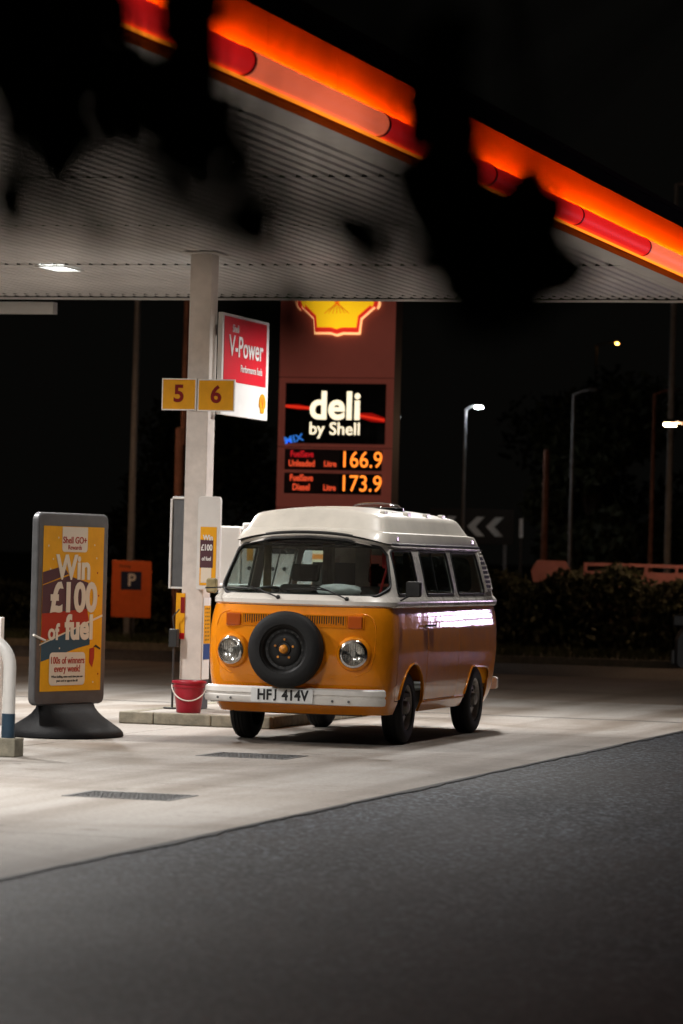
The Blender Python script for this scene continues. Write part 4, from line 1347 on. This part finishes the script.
# chevron board
ch = empty('chevron_board', (-17.6, 70, 0), 0, 'black road bend board with white chevrons behind the camper van', 'road sign')
MB().box(-1.0, .78, 0, .02, 2.0, 2.72).build('board', M['ink'], ch)
for cx in (-.62, -.02, .38):
    P = [(cx + .19, 2.56), (cx + .0, 2.36), (cx + .19, 2.16), (cx + .02, 2.16), (cx - .18, 2.36), (cx + .02, 2.56)]
    MB().prism(P, 'y', -.008, -.002).build('chevron', M['sign_white'], ch)
for x in (-.8, .6):
    MB().tube([(x, .06, -.03), (x, .06, 2.6)], .04, 10).build('post', M['pole'], ch)
mp = empty('marker_post', (-16.65, 70, 0), 0, 'slim pale marker post right of the chevron board', 'post')
MB().box(-.03, .03, -.02, .02, -.03, 2.54).build('stake', M['dark_metal'], mp)
MB().box(-.04, .04, -.03, -.021, 2.15, 2.54).build('reflector', M['sign_white'], mp)

# boards and fence rising from the hedge
bb = empty('back_board', (-14.22, 62.2, 0), 0, 'rounded board poking out of the hedge, lamplight painted on in pink', 'sign')
P = roundpoly([(-.33, 1.30), (.33, 1.30), (.37, 1.50), (.27, 1.70), (-.27, 1.70), (-.37, 1.50)], .05)
MB().prism(P, 'y', -.02, .0).build('plate', M['pink_board'], bb)
MB().tube([(0, .03, -.03), (0, .03, 1.6)], .03, 8).build('post', M['dark_metal'], bb)
fe = empty('board_fence', (-13.61, 62.2, 0), 0, 'railing with a solid lower board behind the hedge, lamplight painted on in pink', 'fence')
MB().box(0, 4.2, -.02, .02, 1.62, 1.68).build('top_rail', M['pink_board'], fe)
MB().box(.07, 4.2, -.01, .01, 1.2, 1.53).build('board', M['pink_board'], fe)
for k in range(8):
    MB().box(k * .56, k * .56 + .055, -.025, .025, -.03, 1.62).build('post', M['pink_board'], fe)

# ------------------------------------------------------------------ verge, kerb, hedge
kb = empty('far_kerb'); tag(kb, kind='structure')
for k in range(34):
    x = -42 + k * 1.25
    MB().box(x + .004, x + 1.246, 56.2, 56.35, -.03, .11).build('kerbstone', M['kerbstone'], kb)
vg = MB().box(-60, 20, 56.35, 66, -.03, .09).build('verge', M['soil'])
tag(vg, kind='structure')
rr = random.Random(3)
m = MB()
for k in range(9000):
    x, y = rr.uniform(-26, -6), rr.uniform(56.4, 60.5)
    h = rr.uniform(.05, .16)
    a = rr.uniform(0, 6.3)
    dx, dy = .012 * math.cos(a), .012 * math.sin(a)
    lx, ly = rr.uniform(-.05, .05), rr.uniform(-.05, .05)
    m.add([(x - dx, y - dy, .085), (x + dx, y + dy, .085), (x + lx, y + ly, .09 + h)], [(0, 1, 2)])
gs = m.build('grass', M['grass']); tag(gs, 'rough short grass on the verge before the hedge', 'grass', kind='stuff')

def leaf_cloud(rnd, n, sampler, size, jitter=1.0):
    m = MB()
    for _ in range(n):
        c = Vector(sampler(rnd))
        s = size * rnd.uniform(.6, 1.35)
        u = Vector((rnd.gauss(0, 1), rnd.gauss(0, 1), rnd.gauss(0, 1))).normalized()
        v = u.orthogonal().normalized()
        v.rotate(Matrix.Rotation(rnd.uniform(0, 6.3), 3, u))
        w = u.cross(v)
        m.add([c - v * s, c + w * s * .45 + u * s * .1, c + v * s, c - w * s * .45 + u * s * .1], [(0, 1, 2), (0, 2, 3)])
    return m
def hedge(name, x0, x1, y0, y1, h, n, seed, label):
    rnd = random.Random(seed)
    def smp(r_):
        x = r_.uniform(x0, x1)
        top = h * (1 + .10 * math.sin(x * 2.3) + .08 * math.sin(x * 5.9 + 1) + r_.uniform(-.06, .08))
        q = r_.random()
        z = top * (1 - .35 * q * q) if r_.random() < .45 else r_.uniform(.1, top)
        y = y0 + (y1 - y0) * (r_.random() ** 1.7)
        return (x, y, z)
    t = empty(name, ((x0 + x1) / 2, (y0 + y1) / 2, 0), 0, label, 'hedge')
    mb_ = leaf_cloud(rnd, n, smp, .075)
    mb_.v = [(a - (x0 + x1) / 2, b - (y0 + y1) / 2, c) for a, b, c in mb_.v]
    o = mb_.build('foliage', M['hedge_leaf'], t)
    m2 = MB()
    for k in range(int((x1 - x0) / .6)):
        x = x0 + .3 + k * .6 - (x0 + x1) / 2
        m2.tube([(x, .1, .05), (x + rnd.uniform(-.15, .15), .1, h * .8)], [.03, .012], 5)
    s = m2.build('stems', M['bark'], t); s['kind'] = 'stuff'
    mk = MB().box(-(x1 - x0) / 2 + .1, (x1 - x0) / 2 - .1, .1, (y1 - y0) / 2, .05, h * .82).build('inner_growth', M['bark'], t)
hedge('hedge', -19.4, -6, 60.6, 62.1, 1.36, 26000, 11, 'long dark hedge behind the camper van, under the pink railing')
hedge('hedge', -34, -20.6, 63.5, 65, 1.0, 12000, 12, 'low dark hedge left of the totem, behind the parking sign')

# ------------------------------------------------------------------ background trees
def tree(x, y, h, cr, seed, label, n=5200):
    rnd = random.Random(seed)
    t = empty('background_tree', (x, y, 0), 0, label, 'tree', 'trees behind the station')
    m = MB()
    top = Vector((rnd.uniform(-.3, .3), 0, h * .75))
    m.tube([(0, 0, -.05), (.05, 0, h * .3), top], [.16, .12, .05], 8)
    clumps = []
    for k in range(13):
        a = rnd.uniform(0, 6.3)
        z = h * rnd.uniform(.35, .95)
        rr_ = cr * rnd.uniform(.2, .9) * (1 - .5 * abs(z / h - .62))
        c = Vector((rr_ * math.cos(a), rr_ * math.sin(a) * .8, z))
        clumps.append((c, cr * rnd.uniform(.25, .5)))
        m.tube([(0, 0, z * .6), c * .6 + Vector((0, 0, z * .3)), c], [.06, .035, .012], 5)
    m.build('trunk', M['bark'], t, smooth=60)
    def smp(r_):
        c, s = clumps[r_.randrange(len(clumps))]
        d = Vector((r_.gauss(0, 1), r_.gauss(0, 1), r_.gauss(0, .8)))
        d.normalize()
        return c + d * s * (r_.random() ** .4)
    leaf_cloud(rnd, n, smp, .13).build('crown', M['hedge_leaf'], t)
tree(-15.6, 72, 5.2, 1.9, 21, 'dark bushy tree behind the pink board')
tree(-12.9, 74, 4.6, 2.0, 22, 'dark tree behind the pink railing at the right')
tree(-18.6, 86, 6.5, 2.4, 23, 'faint dark tree far behind the chevron board')
tree(-14.4, 92, 7.2, 2.6, 24, 'faint tall tree above the pink railing, farthest back')
tree(-25.5, 76, 5.0, 2.2, 25, 'faint dark tree behind the lamp post and parking sign')

# ------------------------------------------------------------------ dark car at the right edge
car = empty('parked_car', (-6.70, 46.9, 0), 0, 'dark car cut off by the photo\'s right edge', 'car')
CL = 2.15
prof = roundpoly([(-CL, .32), (-CL, .70), (-CL + .10, .88), (-1.0, 1.0), (-.35, 1.42), (.95, 1.46), (1.95, 1.05), (CL, .9), (CL, .32)], [.08, .1, .1, .25, .25, .3, .2, .1, .08], 5)
vs = []
secs = [(-.86, .965, .04), (-.80, .99, .0), (-.4, 1.0, 0), (.4, 1.0, 0), (.80, .99, 0), (.86, .965, .04)]
for y, k, dz in secs:
    for px, pz in prof:
        tz = max(0, pz - .95)
        vs.append((px * k, y * (1 - .18 * tz / .5), .32 + (pz - .32) * (1 - dz)))
n = len(prof)
fs = [tuple(range(n))[::-1], tuple((len(secs) - 1) * n + j for j in range(n))]
for i in range(len(secs) - 1):
    for j in range(n):
        fs.append((i * n + j, i * n + (j + 1) % n, (i + 1) * n + (j + 1) % n, (i + 1) * n + j))
body = MB().add(vs, fs).build('body', M['car_dark'], car, smooth=35)
for s in (-1, 1):
    MB().prism(roundpoly([(-.78, 1.02), (1.45, 1.02), (.88, 1.38), (-.30, 1.37)], .05), 'y', s * .80, s * .845).build('side_window', M['glass'], car)
    lamp = MB().prism(roundpoly([(s * .80 - .02, .86), (s * .42, .86), (s * .45, 1.0), (s * .80, 1.02)], .03), 'x', -CL - .005, -CL + .25).build('headlight', M['car_dark'], car, bevel=.02)
    MB().box(-CL - .012, -CL - .006, min(s * .48, s * .74), max(s * .48, s * .74), .88, .97).build('lens', M['lens_glass'], lamp)
    for x in (-1.30, 1.32):
        w = MB().lathe([(.19, -.09), (.29, -.09), (.315, -.07), (.32, 0), (.315, .07), (.29, .09), (.19, .09)], 28, 'y', (x, s * .80, .315)).build('wheel', M['rubber'], car, smooth=40)
        MB().lathe([(.19, s * .06), (.17, s * .085), (.05, s * .095), (.001, s * .095)], 20, 'y', (x, s * .80, .315)).build('rim', M['grey_metal'], w, smooth=40)
MB().box(-CL - .03, -CL + .1, -.80, .80, .34, .55).build('front_bumper', M['black'], car, bevel=.03)

# ------------------------------------------------------------------ mast added right of the view to put a highlight on the van's flank
fl = empty('added_flood_mast', (-2.1, 57.2, 0), R(16), 'floodlight mast added beyond the right edge for the highlight on the van', 'floodlight')
MB().tube([(0, .12, -.03), (0, .12, 3.7)], .06, 12).build('mast', M['pole'], fl, smooth=50)
for x in (-.34, .34):
    for z in (1.75, 2.35, 2.95):
        hd = MB().box(x - .30, x + .30, -.03, .07, z - .25, z + .25).build('added_flood_head', M['grey_metal'], fl, bevel=.02)
        MB().box(x - .27, x + .27, -.036, -.031, z - .22, z + .22).build('lens', M['e_added_flood'], hd)
MB().box(-.6, .6, .07, .10, 2.6, 2.7).build('cross_arm', M['pole'], fl)

# ------------------------------------------------------------------ leafy tree overhanging the camera
rnd = random.Random(5)
tr = empty('overhanging_tree', (2.6, 4.6, 0), 0, 'out-of-focus dark leafy branches hanging close before the camera', 'tree')
T0 = Vector((2.6, 4.6, 0))
# sprays of leaves: centre, spread sideways, spread up and down, number of leaves, leaf length
SPRAYS = [
    (-1.821, 4.667, 2.443, 0.089, 0.054, 20, 0.088),
    (-1.697, 4.912, 2.434, 0.021, 0.082, 13, 0.088),
    (-1.763, 4.894, 2.373, 0.052, 0.036, 9, 0.088),
    (-1.612, 4.730, 2.309, 0.037, 0.040, 9, 0.088),
    (-1.819, 4.669, 2.358, 0.086, 0.054, 18, 0.088),
    (-1.181, 4.440, 2.285, 0.021, 0.072, 15, 0.088),
    (-1.161, 4.446, 2.246, 0.016, 0.053, 8, 0.088),
    (-0.967, 3.672, 2.090, 0.028, 0.054, 14, 0.088),
    (-0.883, 3.489, 1.995, 0.037, 0.039, 16, 0.088),
    (-0.876, 3.699, 2.014, 0.020, 0.037, 10, 0.088),
    (-1.068, 4.475, 2.153, 0.016, 0.021, 6, 0.088),
    (-1.048, 4.273, 2.107, 0.028, 0.018, 7, 0.088),
    (-1.183, 4.439, 2.364, 0.024, 0.039, 5, 0.088),
    (-1.555, 4.537, 2.405, 0.016, 0.049, 8, 0.088),
    (-1.702, 4.494, 2.428, 0.038, 0.019, 7, 0.088),
    (-1.054, 4.479, 2.140, 0.011, 0.024, 5, 0.088),
    (-0.818, 2.049, 1.964, 0.024, 0.014, 8, 0.052),
    (-0.773, 2.063, 1.961, 0.028, 0.010, 8, 0.052),
    (-0.721, 2.078, 1.953, 0.022, 0.013, 7, 0.052),
    (-0.719, 2.183, 1.954, 0.014, 0.016, 4, 0.052),
    (-0.831, 2.149, 2.011, 0.039, 0.013, 8, 0.052),
    (-0.801, 2.472, 1.934, 0.010, 0.004, 4, 0.052),
    (-0.792, 2.474, 1.924, 0.006, 0.004, 2, 0.052),
    (-0.824, 2.153, 1.924, 0.003, 0.014, 2, 0.052),
    (-0.827, 2.048, 1.898, 0.003, 0.014, 2, 0.052),
    (-0.530, 1.718, 1.888, 0.003, 0.003, 1, 0.042),
    (-0.647, 1.996, 1.914, 0.005, 0.005, 2, 0.042),
    (-0.745, 2.592, 1.958, 0.004, 0.004, 1, 0.052),
    (-0.705, 2.396, 1.908, 0.006, 0.010, 2, 0.052),
    (-0.605, 2.113, 1.886, 0.005, 0.004, 1, 0.052),
    (-0.858, 2.768, 1.869, 0.007, 0.018, 3, 0.052),
    (-0.926, 2.852, 1.891, 0.015, 0.004, 2, 0.052),
    (-0.886, 2.238, 2.000, 0.021, 0.010, 6, 0.052),
    (-0.659, 1.680, 1.894, 0.018, 0.005, 3, 0.042),
    (-0.614, 1.693, 1.890, 0.018, 0.005, 3, 0.042),
    (-0.575, 1.705, 1.879, 0.008, 0.008, 2, 0.042),
    (-0.594, 1.595, 1.859, 0.005, 0.005, 1, 0.042),
    (-0.532, 1.509, 1.843, 0.005, 0.005, 1, 0.042),
    (-0.627, 1.586, 1.868, 0.006, 0.005, 1, 0.042),
    (-0.533, 1.926, 1.842, 0.006, 0.005, 1, 0.042),
    (-0.582, 2.119, 1.914, 0.005, 0.019, 2, 0.052),
    (-0.513, 1.827, 1.894, 0.004, 0.004, 1, 0.042),
]
side = Vector((math.cos(CAM_YAW), math.sin(CAM_YAW), 0))
ahead = Vector((-math.sin(CAM_YAW), math.cos(CAM_YAW), 0))
fork = Vector((2.5, 4.62, 2.2))
limb_far = [fork, Vector((1.7, 5.0, 2.95)), Vector((.5, 5.4, 3.1)), Vector((-.5, 5.7, 3.05)), Vector((-1.4, 5.75, 2.98)), Vector((-2.4, 5.5, 2.9))]
limb_near = [fork, Vector((1.9, 3.9, 2.7)), Vector((1.0, 3.1, 2.6)), Vector((.1, 2.5, 2.45)), Vector((-.6, 2.2, 2.32)), Vector((-1.2, 2.05, 2.25))]
MB().tube([p - T0 for p in (T0 - Vector((0, 0, .03)), Vector((2.62, 4.6, 1.0)), fork)], [.13, .105, .085], 12).build('trunk', M['bark'], tr, smooth=60)
for lb_ in (limb_far, limb_near):
    MB().tube([p - T0 for p in lb_], [.07, .05, .036, .026, .017, .009], 10).build('limb', M['bark'], tr, smooth=60)
lf, tw = MB(), MB()
def leaf(c, L_, wd, dirv, nrm):
    """pointed oval blade with a folded midrib and drooping tip"""
    d = dirv.normalized()
    w = d.cross(nrm).normalized()
    n_ = w.cross(d).normalized()
    vs = []
    K = 6
    for k in range(K + 1):
        t = k / K
        hw = wd * math.sin(math.pi * min(1, t ** .8)) ** .8 if 0 < k < K else 0.002
        base = c + d * L_ * (t - .5) - n_ * (.18 * L_ * t * t)
        vs += [base - w * hw + n_ * hw * .25, base, base + w * hw + n_ * hw * .25]
    fs = []
    for k in range(K):
        a = 3 * k
        fs += [(a, a + 1, a + 4, a + 3), (a + 1, a + 2, a + 5, a + 4)]
    lf.add([p - T0 for p in vs], fs)
for (cx, cy, cz, sx_, sz_, n, size) in SPRAYS:
    c = Vector((cx, cy, cz))
    hub = c + Vector((0, 0, .12))
    a = min(limb_far[2:] if size > .08 else limb_near[2:], key=lambda p: (p - c).length)
    tw.tube([a - T0, (a + hub) / 2 + side * rnd.uniform(-.04, .04) + Vector((0, 0, .03)) - T0, hub - T0, c - Vector((0, 0, sz_ * .5)) - T0], [.005, .004, .003, .0015], 5)
    for k in range(n):
        p = c + side * (rnd.uniform(-1, 1) * sx_) + Vector((0, 0, 1)) * (rnd.uniform(-1, 1) * sz_) + ahead * rnd.uniform(-.2, .2)
        dv = Vector((0, 0, -1)) * rnd.uniform(.4, 1) + side * rnd.uniform(-.9, .9) + ahead * rnd.uniform(-.4, .4)
        nr = -ahead + side * rnd.uniform(-.5, .5) + Vector((0, 0, 1)) * rnd.uniform(-.2, .7)
        leaf(p, size * rnd.uniform(.8, 1.25), size * rnd.uniform(.27, .36), dv, nr)
# the rest of the crown, above and beside the view
for k in range(1400):
    lb_ = limb_far if k % 3 else limb_near
    t = rnd.uniform(.4, len(lb_) - 1.01)
    i = int(t)
    b = lb_[i].lerp(lb_[i + 1], t - i)
    p = b + side * rnd.gauss(0, .2) + ahead * rnd.gauss(0, .3) + Vector((0, 0, rnd.uniform(.05, 1.1)))
    dv = Vector((0, 0, -1)) + side * rnd.uniform(-1, 1) + ahead * rnd.uniform(-1, 1)
    leaf(p, rnd.uniform(.07, .11), rnd.uniform(.022, .034), dv, Vector((rnd.gauss(0, 1), rnd.gauss(0, 1), 1)))
    if k % 6 == 0:
        tw.tube([b - T0, p - T0], [.004, .0015], 5)
lf.build('crown', M['leaf'], tr, smooth=60)
o = tw.build('twigs', M['bark'], tr, smooth=60)
o['kind'] = 'stuff'
